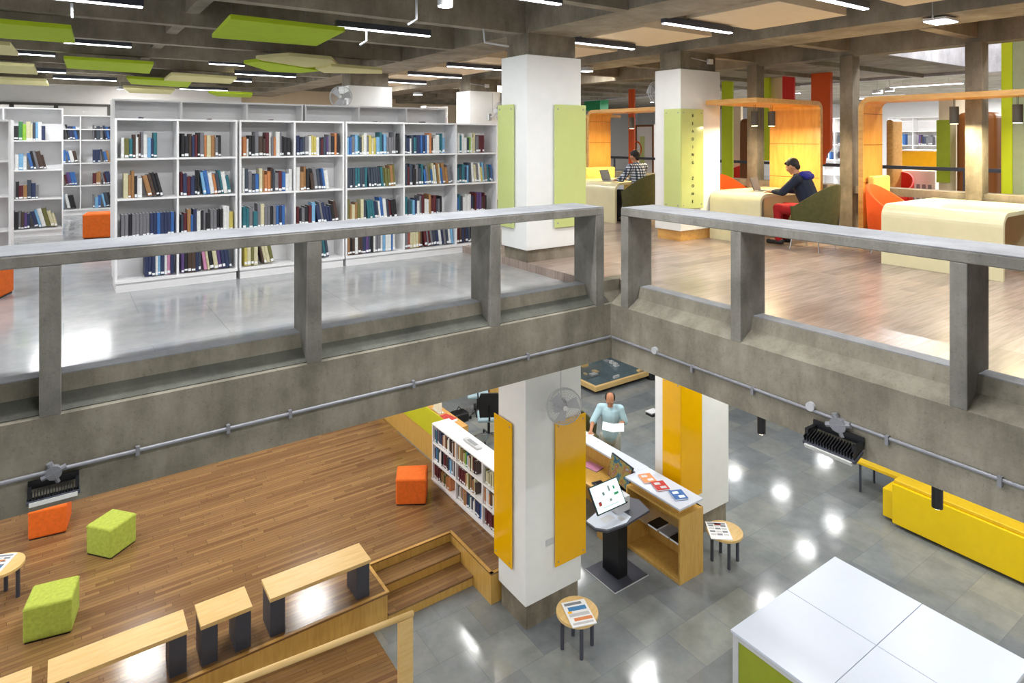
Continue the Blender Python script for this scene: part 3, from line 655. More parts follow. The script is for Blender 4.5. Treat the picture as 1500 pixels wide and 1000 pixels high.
# ramp rising to the left with handrail
t=thing('ramp','wooden plank ramp rising left along the deck front','ramp',(3.24,6.6,ZL))
b=MB().prism([(0,0),(-5.6,0),(-5.6,.43),(-.02,.012)],-.35,1.13,axis='y'); obj('surface',b,'deck',t)
t=thing('handrail','ochre round wooden handrail with flat post at bottom edge','handrail',(3.2,6.64,ZL))
obj('rail',MB().tube([(.06,0,.9),(-.9,0,.965),(-5.5,0,1.30)],.032,16),'bench',t,smooth=True)
obj('post',MB().box(-.12,.05,-.03,.03,0,.88),'bench',t,bevel=.006)
obj('post',MB().box(-2.3,-2.13,-.03,.03,.14,1.04),'bench',t,bevel=.006)
# ================================================================ BENCHES
def bench(x0,x1,y0,y1,label):
    cx,cy=(x0+x1)/2,(y0+y1)/2; hx,hy=(x1-x0)/2,(y1-y0)/2
    t=thing('bench',label,'bench',(cx,cy,ZP)); 
    obj('seat',MB().box(-hx,hx,-hy,hy,.43,.475),'bench',t,bevel=.004)
    for s in (-1,1):
        m=MB(); w=.17; xx=(-hx+.01,-hx+.01+w) if s<0 else (hx-.01-w,hx-.01)
        m.prism([(xx[0],-hy+.03),(xx[1],-hy+.03),(xx[1],hy-.03),(xx[0],hy-.03)],0,.43); obj('leg',m,'dark',t,bevel=.003)
    return t
bench(1.985,3.235,7.79,8.2,'long light wood bench with dark legs beside the steps')
bench(1.245,1.79,7.79,8.2,'shortest light wood bench, between two longer benches')
bench(-.13,1.125,7.82,8.2,'light wood bench with dark legs, left of shortest bench')
bench(-1.5,-.26,7.82,8.2,'light wood bench cut off at bottom left corner')
# ================================================================ STOOLS + PAPERS
def stool(x,y,label,rot=0,z=ZL):
    t=thing('round_stool',label,'stool',(x,y,z),rot)
    h=.45; obj('seat',MB().tube([(0,0,h-.04),(0,0,h-.036),(0,0,h-.003),(0,0,h)],[.255,.26,.26,.257],40),'bench',t,smooth=False)
    for k in range(4):
        a=R(45+90*k); obj('leg',MB().cyl(.19*math.cos(a),.19*math.sin(a),0,h-.04,.024,12),'dark',t)
    return t
def paper(x,y,z,rz,label,cols,w=.31,d=.42,t_=.012):
    t=thing('newspaper',label,'newspaper',(x,y,z),rz)
    obj('sheets',MB().box(-w/2,w/2,-d/2,d/2,0,t_),'paper',t,bevel=.002)
    for nm,x0,x1,y0,y1,mt in cols:
        obj(nm,MB().box(x0*w,x1*w,y0*d,y1*d,t_,t_+.001),mt,t)
def news(s):
    random.seed(s); L=[('headline',-.42,.42,.36,.44,'ink')]
    for k in range(4):
        for j in range(3): L.append(('print_block',-.42+j*.29,-.42+j*.29+.25,.22-k*.17,.22-k*.17+.1,'lightgrey' if (j+k)%2 else 'ink'))
    return L
stool(5.22,6.07,'round wooden stool with newspaper in front of the fan column',R(20))
paper(5.2,6.02,ZL+.451,R(-20),'newspaper with blue and orange pictures on nearest stool',[('headline',-.42,.3,.33,.43,'ink'),('print_picture',-.35,.4,.1,.26,'inkb'),('print_picture',-.42,-.25,.02,.1,'yellow'),('print_block',-.42,.42,-.12,.0,'lightgrey'),('print_picture',-.3,.45,-.3,-.18,'inko'),('print_block',-.42,.42,-.44,-.36,'lightgrey')])
stool(8.09,6.05,'round wooden stool with newspaper right of reception desk',R(10))
paper(8.0,6.09,ZL+.451,R(-40),'newspaper in grey print lying on stool beside reception desk',news(2)+[('print_picture',-.1,.2,.3,.42,'inkr')])
sx=atz(8,880,ZP); 
stool(-.66,10.42,'round wooden stool with newspapers cut by left edge, on deck',R(30),ZP)
paper(-.72,10.45,ZP+.451,R(-25),'colour newspaper on the stool at left edge',news(3)+[('print_picture',.05,.4,-.3,-.1,'inkb'),('print_picture',-.4,.3,.1,.2,'inko')])
# ================================================================ WHITE TABLE, SOFA
t=thing('display_table','large white four-panel table with olive sides, bottom right','table',(7.3,3.4,ZL))
x0,x1,y1=6.18-7.3,8.4-7.3,4.55-3.4
k=0
for a,b_ in ((x0,0),(0,x1)):
    for c,d_ in ((y1-1.06,y1),(y1-2.12,y1-1.06)):
        obj('top_panel',MB().box(a+.004,b_-.004,c+.004,d_-.004,.72,.75),'tabletop',t,bevel=.002)
obj('frame',MB().box(x0+.02,x1-.02,y1-2.1,y1-.02,.66,.719).box(x0+.02,x0+.09,y1-.09,y1-.02,0,.66).box(x1-.09,x1-.02,y1-.09,y1-.02,0,.66).box(x0+.02,x0+.09,y1-2.1,y1-2.03,0,.66).box(x1-.09,x1-.02,y1-2.1,y1-2.03,0,.66),'lightgrey',t)
obj('side_panel',MB().box(x0+.035,x0+.055,y1-2.03,y1-.09,.05,.66),'olivep',t); obj('side_panel',MB().box(x0+.09,x1-.09,y1-.06,y1-.04,.05,.66),'olivep',t)
t=thing('bench_sofa','long bright yellow vinyl bench sofa on slate floor','sofa',(11.03,3.2,ZL))
obj('body',MB().box(0,.5,-4,1.83,.06,.70),'sofa',t,bevel=.012); obj('back_top',MB().box(.035,.5,-4,1.82,.70,.76),'sofatop',t,bevel=.015,seg=3)
obj('end_block',MB().box(.09,.5,1.835,2.02,.06,.52),'sofa',t,bevel=.012)
for y in (-3.5,-1,1.7): obj('foot',MB().cyl(.1,y,0,.06,.025,12),'dark',t); obj('foot',MB().cyl(.4,y,0,.06,.025,12),'dark',t)
t=thing('low_bench','thin yellow edged bench top behind sofa, seen under balcony','bench',(11.9,5.0,ZL))
obj('top',MB().box(-.3,.3,-1.6,.94,.5,.56),'sofatop',t,bevel=.01)
for y in (-1.5,.85): obj('leg',MB().cyl(-.25,y,0,.5,.02,12),'dark',t); obj('leg',MB().cyl(.25,y,0,.5,.02,12),'dark',t)
# ================================================================ RECEPTION DESK
t=thing('reception_desk','ochre wood reception desk with white raised counter top','desk',(7.12,6.07,ZL))
# local: x 0..0.5 (to right), y 0.. along (away)
D=.5
obj('shelf_box',MB().box(0,D,0,.03,0,.95).box(0,D,1.03,1.06,0,.95).box(D-.03,D,.03,1.03,0,.95).box(0,D-.03,.03,1.03,0,.05).box(0,D,.03,1.03,.92,.95),'ochre',t,bevel=.002)
obj('shelf',MB().box(.06,D-.03,.03,1.03,.5,.515),'glass',t)
obj('riser',MB().box(.08,.42,.08,1.04,.95,1.07),'ochre',t)
obj('counter_top',MB().box(-.04,.46,-.03,1.04,1.07,1.10).box(.19,.47,1.04,3.4,1.07,1.10),'tabletop',t,bevel=.003)
obj('front_panel',MB().box(.42,.45,1.06,3.4,0,1.07),'ochre',t)
obj('desk_top',MB().box(-.2,.42,1.1,3.3,.70,.73),'ochre',t,bevel=.003)
obj('desk_side',MB().box(-.2,.42,3.27,3.3,0,.70).box(.38,.41,1.1,3.27,0,.70).box(-.2,.1,1.1,1.5,0,.70),'ochre',t)
BK=[(7.3,6.86,'tan paperback flyers, leftmost of three on white counter','inko',R(-20)),(7.3,6.6,'pink and brown book, middle of three on white counter','inkr',R(-22)),(7.33,6.28,'blue book, nearest of three on white counter','bk_blue',R(-24))]
for x,y,l,m,rz in BK:
    q=thing('book',l,'book',(x,y,ZL+1.101),rz); obj('cover',MB().box(-.1,.1,-.12,.12,.02,.024).box(-.1,.1,-.12,.12,0,.003),m,q); obj('pages',MB().box(-.096,.096,-.116,.116,.003,.02),'paper',q)
    obj('cover_print',MB().box(-.07,.02,.02,.08,.024,.0245).box(-.02,.07,-.09,-.03,.024,.0245),'paper' if 'blue' in l else 'lightgrey',q)
for k,(y,l,m) in enumerate(((6.62,'black folder on shelf inside the desk end, left','black'),(6.4,'grey folder on shelf inside desk end, middle','grey'),(6.2,'dark folder on shelf inside desk end, nearest','black'))):
    q=thing('folder',l,'folder',(7.32,y,ZL+.516+.15)); q.location.z=ZL+.516
    obj('cover',MB().box(-.16,.1,-.08,.1,.03,.04),m,q); obj('pages',MB().box(-.155,.095,-.075,.095,0,.03),'paper',q)
# monitor on desk
q=thing('monitor','black desktop monitor showing colourful picture behind white counter','monitor',(7.25,7.4,ZL+.731),0)
# local front = -y
def monitor(q,w,h,z0,tilt,smat,frame='black'):
    T=Matrix.Translation((0,0,z0))@Matrix.Rotation(R(tilt),4,'X')
    obj('screen_housing',MB().box(-w/2,w/2,0,.03,-h/2,h/2,T=T),frame,q,bevel=.003)
    return obj('screen',MB().box(-w/2+.012,w/2-.012,-.003,.001,-h/2+.012,h/2-.012,T=T),smat,q),T
def picmat():
    k=NT('screen_picture'); v=k.coord(); f=k.noise(v,7,3); c=k.ramp(f,[(.3,'#1f3450'),(.42,'#2f6270'),(.5,'#8f7f35'),(.6,'#7d4a34'),(.7,'#8fa0a6')]); k.col(c); k.l(c,k.b.inputs['Emission Color']); k.b.inputs['Emission Strength'].default_value=.15; return k.m
M['pic']=picmat(); M['scr']=plain('kiosk_screen_glow','#d3f1ee',.3,var=.01,emit=.55)
q.rotation_euler=(0,0,R(-99)); monitor(q,.56,.36,.27,-14,'pic'); obj('stand',MB().box(-.03,.03,.03,.05,.02,.25).box(-.11,.11,-.04,.12,0,.015),'black',q)
q=thing('keyboard','dark grey keypad lying on the desk behind kiosk screen','keyboard',(7.05,7.62,ZL+.731),R(-10)); obj('base',MB().box(-.09,.09,-.14,.14,0,.018),'dark',q,bevel=.003)
kk=MB()
for i in range(5):
    for j in range(8): kk.box(-.08+i*.032,-.054+i*.032,-.13+j*.032,-.104+j*.032,.018,.024)
obj('keys',kk,'black',q)
q=thing('notebook','pink and grey notebooks on desk left of monitor','notebook',(7.35,8.15,ZL+.731),R(10)); obj('cover',MB().box(-.1,.1,-.16,.16,.012,.016),M['bk_pink'],q); obj('pages',MB().box(-.1,.1,-.16,.16,0,.012),'grey',q)
q=thing('webcam','small black and blue device under counter overhang on desk','device',(7.4,8.75,ZL+.731)); obj('body',MB().ell((0,0,.07),.05,.05,.07),'black',q,smooth=True); obj('face',MB().ell((-.035,-.02,.08),.025,.03,.035),'bk_blue',q,smooth=True)
q=thing('paper_sheet','white open register on counter beside standing man','paper',(7.48,8.55,ZL+1.101),R(15)); obj('sheet',MB().box(-.12,.12,-.16,.16,0,.004),'paper',q); obj('print_block',MB().box(-.09,.0,-.12,.12,.004,.0045),'lightgrey',q)
# kiosk
t=thing('kiosk','black self service kiosk stand with tilted touch screen','kiosk',(6.58,6.77,ZL))
obj('base_plate',MB().box(-.32,.33,-.29,.32,0,.01),'dark',t); obj('base_edge',MB().box(-.33,.34,-.3,-.29,0,.008).box(-.33,-.32,-.29,.32,0,.008),'lightgrey',t)
obj('pillar',MB().box(-.1,.08,-.13,.2,.01,.93),'blacks',t,bevel=.004)
obj('shelf_tray',MB().prism([(-.62,.0),(-.62,-.22),(-.52,-.34),(-.18,-.38),(.32,-.33),(.4,-.05),(.3,.12),(-.2,.12)],.93,.96),'dark',t)
obj('shelf_mat',MB().prism([(-.6,-.01),(-.6,-.2),(-.5,-.32),(-.17,-.36),(-.02,-.3),(-.02,.09),(-.2,.1)],.961,.965),'tabletop',t)
obj('mat_print',MB().box(-.42,-.22,-.2,-.08,.965,.9665).box(-.2,-.12,-.3,-.2,.965,.9665),'lightgrey',t)
obj('printer_box',MB().box(-.14,.1,-.16,.06,.965,1.17),'lightgrey',t,bevel=.006); obj('slot',MB().box(-.04,.05,-.164,-.16,1.08,1.1),'black',t)
T=Matrix.Translation((-.3,-.12,1.27))@Matrix.Rotation(R(-35),4,'X')
obj('screen_housing',MB().box(-.27,.27,0,.03,-.18,.18,T=T),'black',t,bevel=.004)
s=obj('screen',MB().box(-.255,.255,-.003,.001,-.165,.165,T=T),'scr',t)
for i,(x,z,w,h,m) in enumerate(((-.17,-.06,.05,.05,'inkr'),(-.06,.04,.04,.04,'grey'),(.06,.08,.03,.07,'grey'),(.15,.07,.03,.04,'teal'),(.16,-.01,.08,.03,'teal'),(.03,-.06,.04,.03,'grey'),(0,-.12,.3,.008,'lightgrey'))):
    obj('screen_icon',MB().box(x-w/2,x+w/2,-.0045,-.003,z-h/2,z+h/2,T=T),m,s)
# ================================================================ YELLOW-GREEN COUNTER, OFFICE BEHIND
t=thing('service_counter','ochre counter with lime glass screen behind low bookcase','counter',(5.5,10.4,ZL))
obj('front_panel',MB().box(-.0,.04,-.5,2.4,.43,.9),'ochre',t); obj('lime_screen',MB().box(-.02,-.005,-.5,1.5,.9,1.35),'lime_scr',t)
obj('desk_top',MB().box(.04,.45,-.5,2.4,1.12,1.15),'ply',t); [obj('desk_leg',MB().box(.04,.45,y,y+.04,0,1.12),'ochre',t) for y in (-.5,2.36)]
q=thing('document_stack','white papers and folders on the lime screened counter','papers',(5.75,10.3,ZL+1.151),R(12)); obj('sheet',MB().box(-.12,.12,-.15,.15,0,.02),'paper',q); obj('folder_cover',MB().box(-.1,.14,-.1,.2,.02,.025),'inkr',q)
q=thing('document_holder','white upright document holder on the lime screened counter','document holder',(5.8,10.75,ZL+1.151)); obj('back_plate',MB().box(-.02,.0,-.15,.15,0,.24),'white',q); obj('foot',MB().box(-.05,.05,-.15,.15,0,.01),'white',q)
q=thing('handle_clamp','grey plastic handle lying on top of low white bookcase','handle',(5.34,8.75,ZP+1.001),R(0)); obj('body',MB().box(-.05,.05,-.22,.22,0,.03),'lightgrey',q,bevel=.012,seg=3); obj('grip',MB().box(-.03,.03,-.12,.12,.03,.036),'grey',q)
def officechair(x,y,rz,label):
    t=thing('office_chair',label,'chair',(x,y,ZL),rz)
    for k in range(5):
        a=R(72*k); l=obj('base_arm',MB().tube([(0,0,.1),(.3*math.cos(a),.3*math.sin(a),.07)],[.025,.014],8),'chrome',t); obj('caster',MB().tube([(.3*math.cos(a)-.02,.3*math.sin(a),.03),(.3*math.cos(a)+.02,.3*math.sin(a),.03)],.03,12),'black',l)
    obj('gas_column',MB().cyl(0,0,.08,.42,.028,12),'black',t); obj('seat',MB().box(-.24,.24,-.24,.24,.43,.5),'blueseat',t,bevel=.03,seg=3)
    obj('backrest',MB().prism([(-.2,.55),(.2,.55),(.23,.9),(.18,1.05),(-.18,1.05),(-.23,.9)],.23,.27,axis='y'),'black',t,bevel=.01); obj('back_support',MB().tube([(0,.15,.42),(0,.28,.5),(0,.28,.8)],.02,8),'black',t)
    for s in (-1,1): obj('armrest',MB().tube([(s*.25,0,.45),(s*.29,.02,.66)],.015,8).box(s*.29-.03,s*.29+.03,-.12,.12,.66,.69),'black',t)
p=atz(700,606,ZL); p2=atz(716,642,ZL)
officechair(p.x,p.y,R(60),'black office chair with pale seat, left one behind low bookcase')
officechair(p2.x,p2.y,R(150),'black office chair with pale blue seat, beside fan column')
q=thing('office_bag','black bag or low box on office floor behind bookcase','bag',atz(672,616,ZL)); obj('body',MB().box(-.2,.2,-.15,.15,0,.2),'black',q,bevel=.05,seg=3); obj('strap',MB().tube([(-.1,0,.18),(0,0,.32),(.1,0,.18)],.01,8),'black',q)
p=atz(728,590,ZL); q=thing('cabinet','brown wooden office cabinet just left of fan column','cabinet',(p.x+.3,p.y+.3,ZL),0); obj('body',MB().box(-.5,.5,-.2,.3,0,.9),'brown',q,bevel=.005); obj('door',MB().box(-.45,-.01,-.215,-.2,.05,.85),'ochre',q); obj('door',MB().box(.01,.45,-.215,-.2,.05,.85),'ochre',q)
# model display behind
t=thing('display_platform','square ochre framed platform with grey glass covered model','display',(11.6,12.8,ZL))
obj('frame',MB().box(-.95,1.2,-1.1,-1.02,.1,.22).box(-.95,-.87,-1.02,1.2,.1,.22).box(1.12,1.2,-1.02,1.2,.1,.22).box(-.87,1.12,1.12,1.2,.1,.22),'bench',t,bevel=.01)
obj('plinth',MB().box(-.8,1.05,-.95,1.05,0,.1),'black',t); obj('model_base',MB().box(-.87,1.12,-1.02,1.12,.12,.17),'glassgrey',t)
random.seed(5)
for k in range(22):
    x,y=random.uniform(-.8,.9),random.uniform(-.95,.9); obj('model_building',MB().box(x,x+random.uniform(.04,.2),y,y+random.uniform(.04,.2),.17,.17+random.uniform(.02,.09)),random.choice(['lightgrey','grey','bench']),t); obj('glass_panel',MB().box(-.86,-.2,-.5,-.49,.17,.5),'glass',t)
q=thing('tree_model','dark green potted plant standing behind display platform glass','plant',(11.0,12.9,ZL+.171)); 
pl=MB()
for k in range(40):
    a=random.uniform(0,6.28); r=random.uniform(.05,.3); z=random.uniform(.1,.5); pl.add([(0,0,z*.5),(r*math.cos(a)-.02,r*math.sin(a),z),(r*math.cos(a)*1.2,r*math.sin(a)*1.2,z-.04),(r*math.cos(a)+.02,r*math.sin(a)+.02,z+.03)],[(0,1,2,3)])
M['leaf']=plain('dark_leaves','#2f4a46',.7); obj('foliage',pl,'leaf',q); obj('stem',MB().cyl(0,0,0,.35,.012,8),'brown',q)
p=atz(949,556,ZL)+Vector((.15,0,0)); q=thing('bin','black bin at the right corner of display platform','bin',(p.x,p.y,ZL)); obj('body',MB().cyl(0,0,0,.36,.14,20),'black',q); obj('rim',MB().ring((0,0,.36),.14,.012,'z'),'dark',q)
p=atz(953,608,ZL); q=thing('papers_tray','black and white tray on floor left of yellow column','tray',(p.x+.1,p.y,ZL)); obj('tray',MB().box(-.15,.15,-.1,.1,0,.04),'black',q); obj('sheet',MB().box(-.12,.14,-.05,.14,.04,.06),'paper',q)
def tubchair(x,y,z,rz,mat,label,legs='chrome'):
    # local front = +y (open side); back at -y
    t=thing('tub_chair',label,'chair',(x,y,z),rz)
    n=28; m=MB(); vs=[];th=.045
    for i in range(n+1):
        a=R(-200+220*i/n)  # from left-front round the back to right-front
        ang=R(160)+R(220)*i/n
        q=abs(i/n-.5)*2; top=.44+.40*(1-q)**.55 if q<1 else .44
        top=.62+.33*max(0,math.cos(q*math.pi/2))**1.25
        for rr,zz in ((.34,.33),(.37,top),(.37-th,top),(.34-th,.36)):
            vs.append((rr*math.cos(ang)*.98,rr*math.sin(ang),zz))
    fs=[]
    for i in range(n):
        for k in range(4): fs.append((i*4+k,(i+1)*4+k,(i+1)*4+(k+1)%4,i*4+(k+1)%4))
    fs+=[(3,2,1,0),(n*4,n*4+1,n*4+2,n*4+3)]
    m.add(vs,fs); obj('shell',m,mat,t,smooth=True,bevel=.012)
    obj('seat',MB().tube([(0,0,.31),(0,0,.33),(0,0,.44),(0,0,.46)],[.28,.32,.32,.28],28),mat,t,smooth=True)
    obj('leg_frame',MB().box(-.2,.2,-.2,.2,.295,.315),'dark',t)
    for sx,sy in ((-1,-1),(1,-1),(1,1),(-1,1)): obj('leg',MB().tube([(sx*.18,sy*.18,.3),(sx*.22,sy*.22,0)],.009,8),legs,t)
    return t
tubchair(8.35,9.55,ZL,R(200),'olive','dark olive tub chair behind the standing man, beside fan column')
tubchair(8.0,9.0,ZL,R(240),'olive','dark olive tub chair directly at left side of standing man')
# ================================================================ STUDY AREA
def table(x0,x1,y0,y1,label,h=.76):
    t=thing('study_table',label,'table',((x0+x1)/2,(y0+y1)/2,ZW)); L=(x1-x0)/2; hy=(y1-y0)/2; r=.16; th=.05
    out=[(-L,0)]; 
    for k in range(9): a=R(180-90*k/8); out.append((-L+r+r*math.cos(a),h-r+r*math.sin(a)))
    out.append((L,h)); inn=[(L,h-th)]; ri=r-th
    for k in range(9): a=R(90+90*k/8); inn.append((-L+r+ri*math.cos(a),h-r+ri*math.sin(a)))
    inn.append((-L+th,0))
    obj('waterfall_top',MB().prism(out+inn,-hy,hy,axis='y'),'cream',t,bevel=.004)
    obj('end_panel',MB().box(L-.05,L,-hy+.02,hy-.02,0,h-th),'cream',t)
    return t
table(8.47,9.95,5.72,6.62,'cream waterfall table in left booth, used by hooded man')
table(8.55,10.05,2.73,4.03,'cream waterfall table at right edge with bright lit top')
table(8.45,9.9,8.75,9.95,'cream waterfall table beyond column, used by checked shirt man')
# booth A: panel at X=9.98, canopy over the table toward -X
def boothA():
    t=thing('study_booth','timber booth with curved canopy behind hooded man','booth',(0,0,ZW))
    r=.14; th=.07; xo=10.06; top=2.19; x0=8.3
    out=[(xo,0)]
    for k in range(9): a=R(90*k/8); out.append((xo-r+r*math.cos(a),top-r+r*math.sin(a)))
    out.append((x0,top)); inn=[(x0,top-th)]; ri=r-th
    for k in range(9): a=R(90-90*k/8); inn.append((xo-r+ri*math.cos(a),top-r+ri*math.sin(a)))
    inn.append((xo-th,0))
    obj('curved_shell',MB().prism(out+inn,5.66,6.55,axis='y'),'booth',t)
    obj('edge_band',MB().prism(out+inn,5.645,5.66,axis='y'),'ply',t)
    obj('canopy_edge',MB().box(x0-.012,x0,5.645,6.55,top-th,top),'ply',t)
    for z in (.95,1.5): obj('panel_joint',MB().box(xo-th-.002,xo-th,5.66,6.55,z-.004,z+.004),'brown',t)
    return t
boothA()
def boothB(xp,yp,w,ylen,label):
    t=thing('study_booth',label,'booth',(xp,yp,ZW))
    r=.16; th=.07; top=2.19
    out=[(0,0)]; out=[(th,0)]
    # profile in (y,z): panel at y 0..th, canopy toward -y
    for k in range(9): a=R(90*k/8); out.append((th-r+r*math.cos(a),top-r+r*math.sin(a)))
    out.append((-ylen,top)); inn=[(-ylen,top-th)]; ri=r-th
    for k in range(9): a=R(90-90*k/8); inn.append((th-r+ri*math.cos(a),top-r+ri*math.sin(a)))
    inn.append((0,0))
    obj('curved_shell',MB().prism(out+inn,0,w,axis='x'),'booth',t); obj('edge_band',MB().prism(out+inn,-.015,0,axis='x'),'ply',t)
    for z in (.95,1.5,1.95): obj('panel_joint',MB().box(0,w,-.003,-.0005,z-.004,z+.004),'brown',t)
    return t
boothB(9.5,4.72,.55,3.6,'timber booth with long curved canopy running to right edge')
boothB(9.2,10.3,.62,2.4,'timber booth beyond the nearer column with long canopy edge')
boothB(10.9,12.9,.9,.9,'farther small orange timber booth behind the checked shirt man')
for px,py,Y,l in ((1057,176,0,'')[:3]+('',),): pass
def pendant(x,y,z1,l):
    t=thing('pendant_lamp',l,'lamp',(x,y,z1-.33)); obj('shade',MB().cyl(0,0,0,.23,.055,24),'bskirt',t); obj('diffuser',MB().cyl(0,0,-.004,0,.045,20),'warmglow',t); obj('hanger',MB().cyl(-.02,0,.23,.33,.003,6).cyl(.02,0,.23,.33,.003,6),'black',t)
    arealight(x,y,z1-.34,.09,.09,46,(1,.84,.5))
pz=ZW+2.12
for px,l in ((1096,'dark cylinder pendant under left canopy, behind slim column'),(1128,'dark cylinder pendant under left canopy, before lit panel')):
    a=atz(px,158,pz); pendant(8.9 if px<1100 else 9.2,a.y*0+6.1 if px<1100 else 6.0,pz,l)
for Y,l in ((3.68,'dark cylinder pendant under right canopy, left one'),(2.98,'dark cylinder pendant under right canopy, right one')): pendant(9.8,Y,pz,l)
for Y,l in ((9.35,'small dark pendant under far canopy, left of red-orange board'),(8.5,'small dark pendant under far canopy, right of red-orange board')): pendant(9.5,Y,pz,l)
# bench backs
def bback(x0,x1,y0,y1,z0,z1,l):
    t=thing('padded_bench',l,'seat',((x0+x1)/2,(y0+y1)/2,ZW)); a=(x1-x0)/2; c=(y1-y0)/2
    obj('backrest',MB().box(-a,a,-c,c,.3,z1-ZW),'creamf',t,bevel=.03,seg=3); obj('base',MB().box(-a+.04,a-.04,-c+.01,c-.01,0,.3),'brown',t)
bback(9.56,10.05,4.6,4.7,0,1.15,'yellow cushioned seat back against right booth panel')
bback(8.9,9.75,10.08,10.22,0,1.08,'yellow cushioned seat back behind far table by column')
bback(10.9,11.7,12.6,12.75,0,1.3,'small yellow cushioned seat back in farthest booth')
tubchair(8.82,5.1,ZW,R(0),'olive','dark olive tub chair under the hooded man')
tubchair(8.72,8.38,ZW,R(0),'olive','dark olive tub chair under the checked shirt man')
tubchair(9.35,2.35,ZW,R(20),'olive','dark olive tub chair cut by right edge of photo')
tubchair(9.72,7.04,ZW,R(180),'orchair','orange tub chair on far side of left booth table')
tubchair(9.42,4.25,ZW,R(180),'orchair','orange tub chair between right booth panel and table')
tubchair(9.35,9.0+1.2,ZW,R(180),'orchair','orange tub chair hidden behind the far cream table') if 0 else None
def laptop(x,y,z,rz,l):
    t=thing('laptop',l,'laptop',(x,y,z),rz); obj('base',MB().box(-.16,.16,-.11,.11,0,.015),'grey',t,bevel=.003)
    T=Matrix.Translation((0,.11,.015))@Matrix.Rotation(R(-18),4,'X'); s=obj('lid',MB().box(-.16,.16,0,.01,0,.21,T=T),'dark',t,bevel=.003); obj('screen',MB().box(-.15,.15,-.002,0,.01,.2,T=T),'dark',s)
    obj('keys',MB().box(-.14,.14,-.02,.09,.015,.017),'black',t)
zt=ZW+.76+.001
laptop(9.02,6.0,zt,R(15),'open laptop in front of hooded man on cream table')
laptop(8.75,9.15,zt,R(15),'open laptop in front of checked shirt man')
# ---------------------------------------------------------------- coloured hanging boards
def hang(px0,px1,py0,py1,X,mat,label,th=.06,cut=False):
    a=atx(px0,py0,X); b_=atx(px1,py0,X); z0=atx(px0,py1,X).z; zt_=max(a.z,b_.z)
    c=Vector((X,(a.y+b_.y)/2,z0)); h=(a.y-b_.y)/2; H_=zt_-z0
    t=thing('hanging_board',label,'hanging board',c)
    poly=[(-h,.0),(h,0),(h,H_),(-h,H_)] if not cut else [(-h,.35),(-h+.12,.18),(-h+.15,0),(h,0),(h,H_),(-h,H_)]
    obj('panel',MB().prism(poly,0,th,axis='x'),mat,t,bevel=.004)
    obj('hanging_wire',MB().cyl(th/2,-h*.6,H_,H_+.3,.004,6).cyl(th/2,h*.6,H_,H_+.3,.004,6),'grey',t)
hang(1057,1072.5,113,262,13,'limeb','tall lime board hanging right of READING ZONE column')
hang(1113,1127,109,235,13,'limeb','lime board hanging beside slim column, left of cream board')
hang(1128,1145,107,232,13.2,'beige','cream board hanging left of the red board')
hang(1146,1163,105,235,13,'red','red board hanging above left booth canopy')
hang(1188,1216,104,240,13,'orb','long orange board with notched corner right of left booth',cut=True,th=.1)
hang(920.5,928.5,126,260,13,'orb','narrow red-orange board hanging behind the far canopy')
hang(856,879,141,162,15.5,'teal','small green box board above far canopy beside column',th=.4)
hang(1466.5,1483,48,300,11,'limeb','tall bright lime board near right edge',th=.04)
hang(1483.5,1530,46,320,11.0,'pale','grey-green board at the right edge behind lime board',th=.04)
M['pale2']=plain('grey_green_board','#9aa78b',.7)
for o in bpy.data.objects:
    if o.get('label','').startswith('grey-green board'):
        for c in o.children:
            if c.name.startswith('panel'): c.data.materials[0]=M['pale2']
# things across the second void
def farbox(name,cat,px0,px1,py0,py1,X,dx,mat,label,parts=None,rnd=0):
    a=atx(px0,py0,X); b_=atx(px1,py1,X); y0,y1=b_.y,a.y
    t=thing(name,label,cat,(X,(y0+y1)/2,min(a.z,b_.z))); h=(y1-y0)/2
    obj('body',MB().box(0,dx,-h,h,0,a.z-b_.z),mat,t,bevel=rnd or .006,seg=4)
    return t,h,a.z-b_.z
def grounded(name,cat,px0,px1,py0,X,dx,mat,label,floor=0,rnd=0,pn='body'):
    a=atx(px0,py0,X); b_=atx(px1,py0,X); h=(a.y-b_.y)/2
    t=thing(name,label,cat,(X,(a.y+b_.y)/2,floor)); obj(pn,MB().box(0,dx,-h,h,0,a.z-floor),mat,t,bevel=rnd or .006,seg=4); return t,h,a.z-floor
t,h,H_=grounded('counter','counter',1320,1372,221,16.5,.6,'yellow','bright yellow counter beyond second void'); obj('worktop',MB().box(-.02,.62,-h,h,H_,H_+.03),'white',t)
t,h,H_=grounded('counter','counter',1306,1319.5,221,16.5,.6,'greenc','green counter unit left of yellow counter'); obj('door',MB().box(-.02,0,-h*.8,h*.8,.1,H_-.3),'black',t)
t,h,H_=grounded('display_unit','cabinet',1318,1370,249,15.4,.3,'white','white low unit with grey drawings below yellow counter')
for k in range(5): obj('drawing',MB().box(-.004,0,-h*.8+k*h*.32,-h*.8+k*h*.32+h*.2,H_*.2,H_*.7),'grey',t)
grounded('column','column',1375,1400,143,15.0,.5,'beige','cream column with olive panel beyond second void')
t,h,H_=farbox('acrylic_panel','wall panel',1371.5,1391.5,176,268,14.8,.03,'olivep','olive green panel on cream column beyond second void')
t,h,H_=grounded('study_booth','booth',1399,1458,165,14.6,.5,'brown','brown rounded booth back beyond second void at right',rnd=.12,pn='shell'); obj('base',MB().box(.02,.48,-h+.05,h-.05,0,.1),'black',t)
t,h,H_=grounded('study_booth','booth',1081,1101,174,14.6,.5,'brown','brown rounded booth back beyond second void, near lime board',rnd=.12,pn='shell'); obj('base',MB().box(.02,.48,-h+.05,h-.05,0,.1),'black',t)
grounded('partition','partition',1073,1085,150,15.4,.1,'beige','narrow cream partition behind the brown booth back')
t,h,H_=grounded('study_booth','booth',1297,1307,175,14.8,.5,'ply','pale timber booth side just right of lit booth panel',rnd=.06,pn='shell')
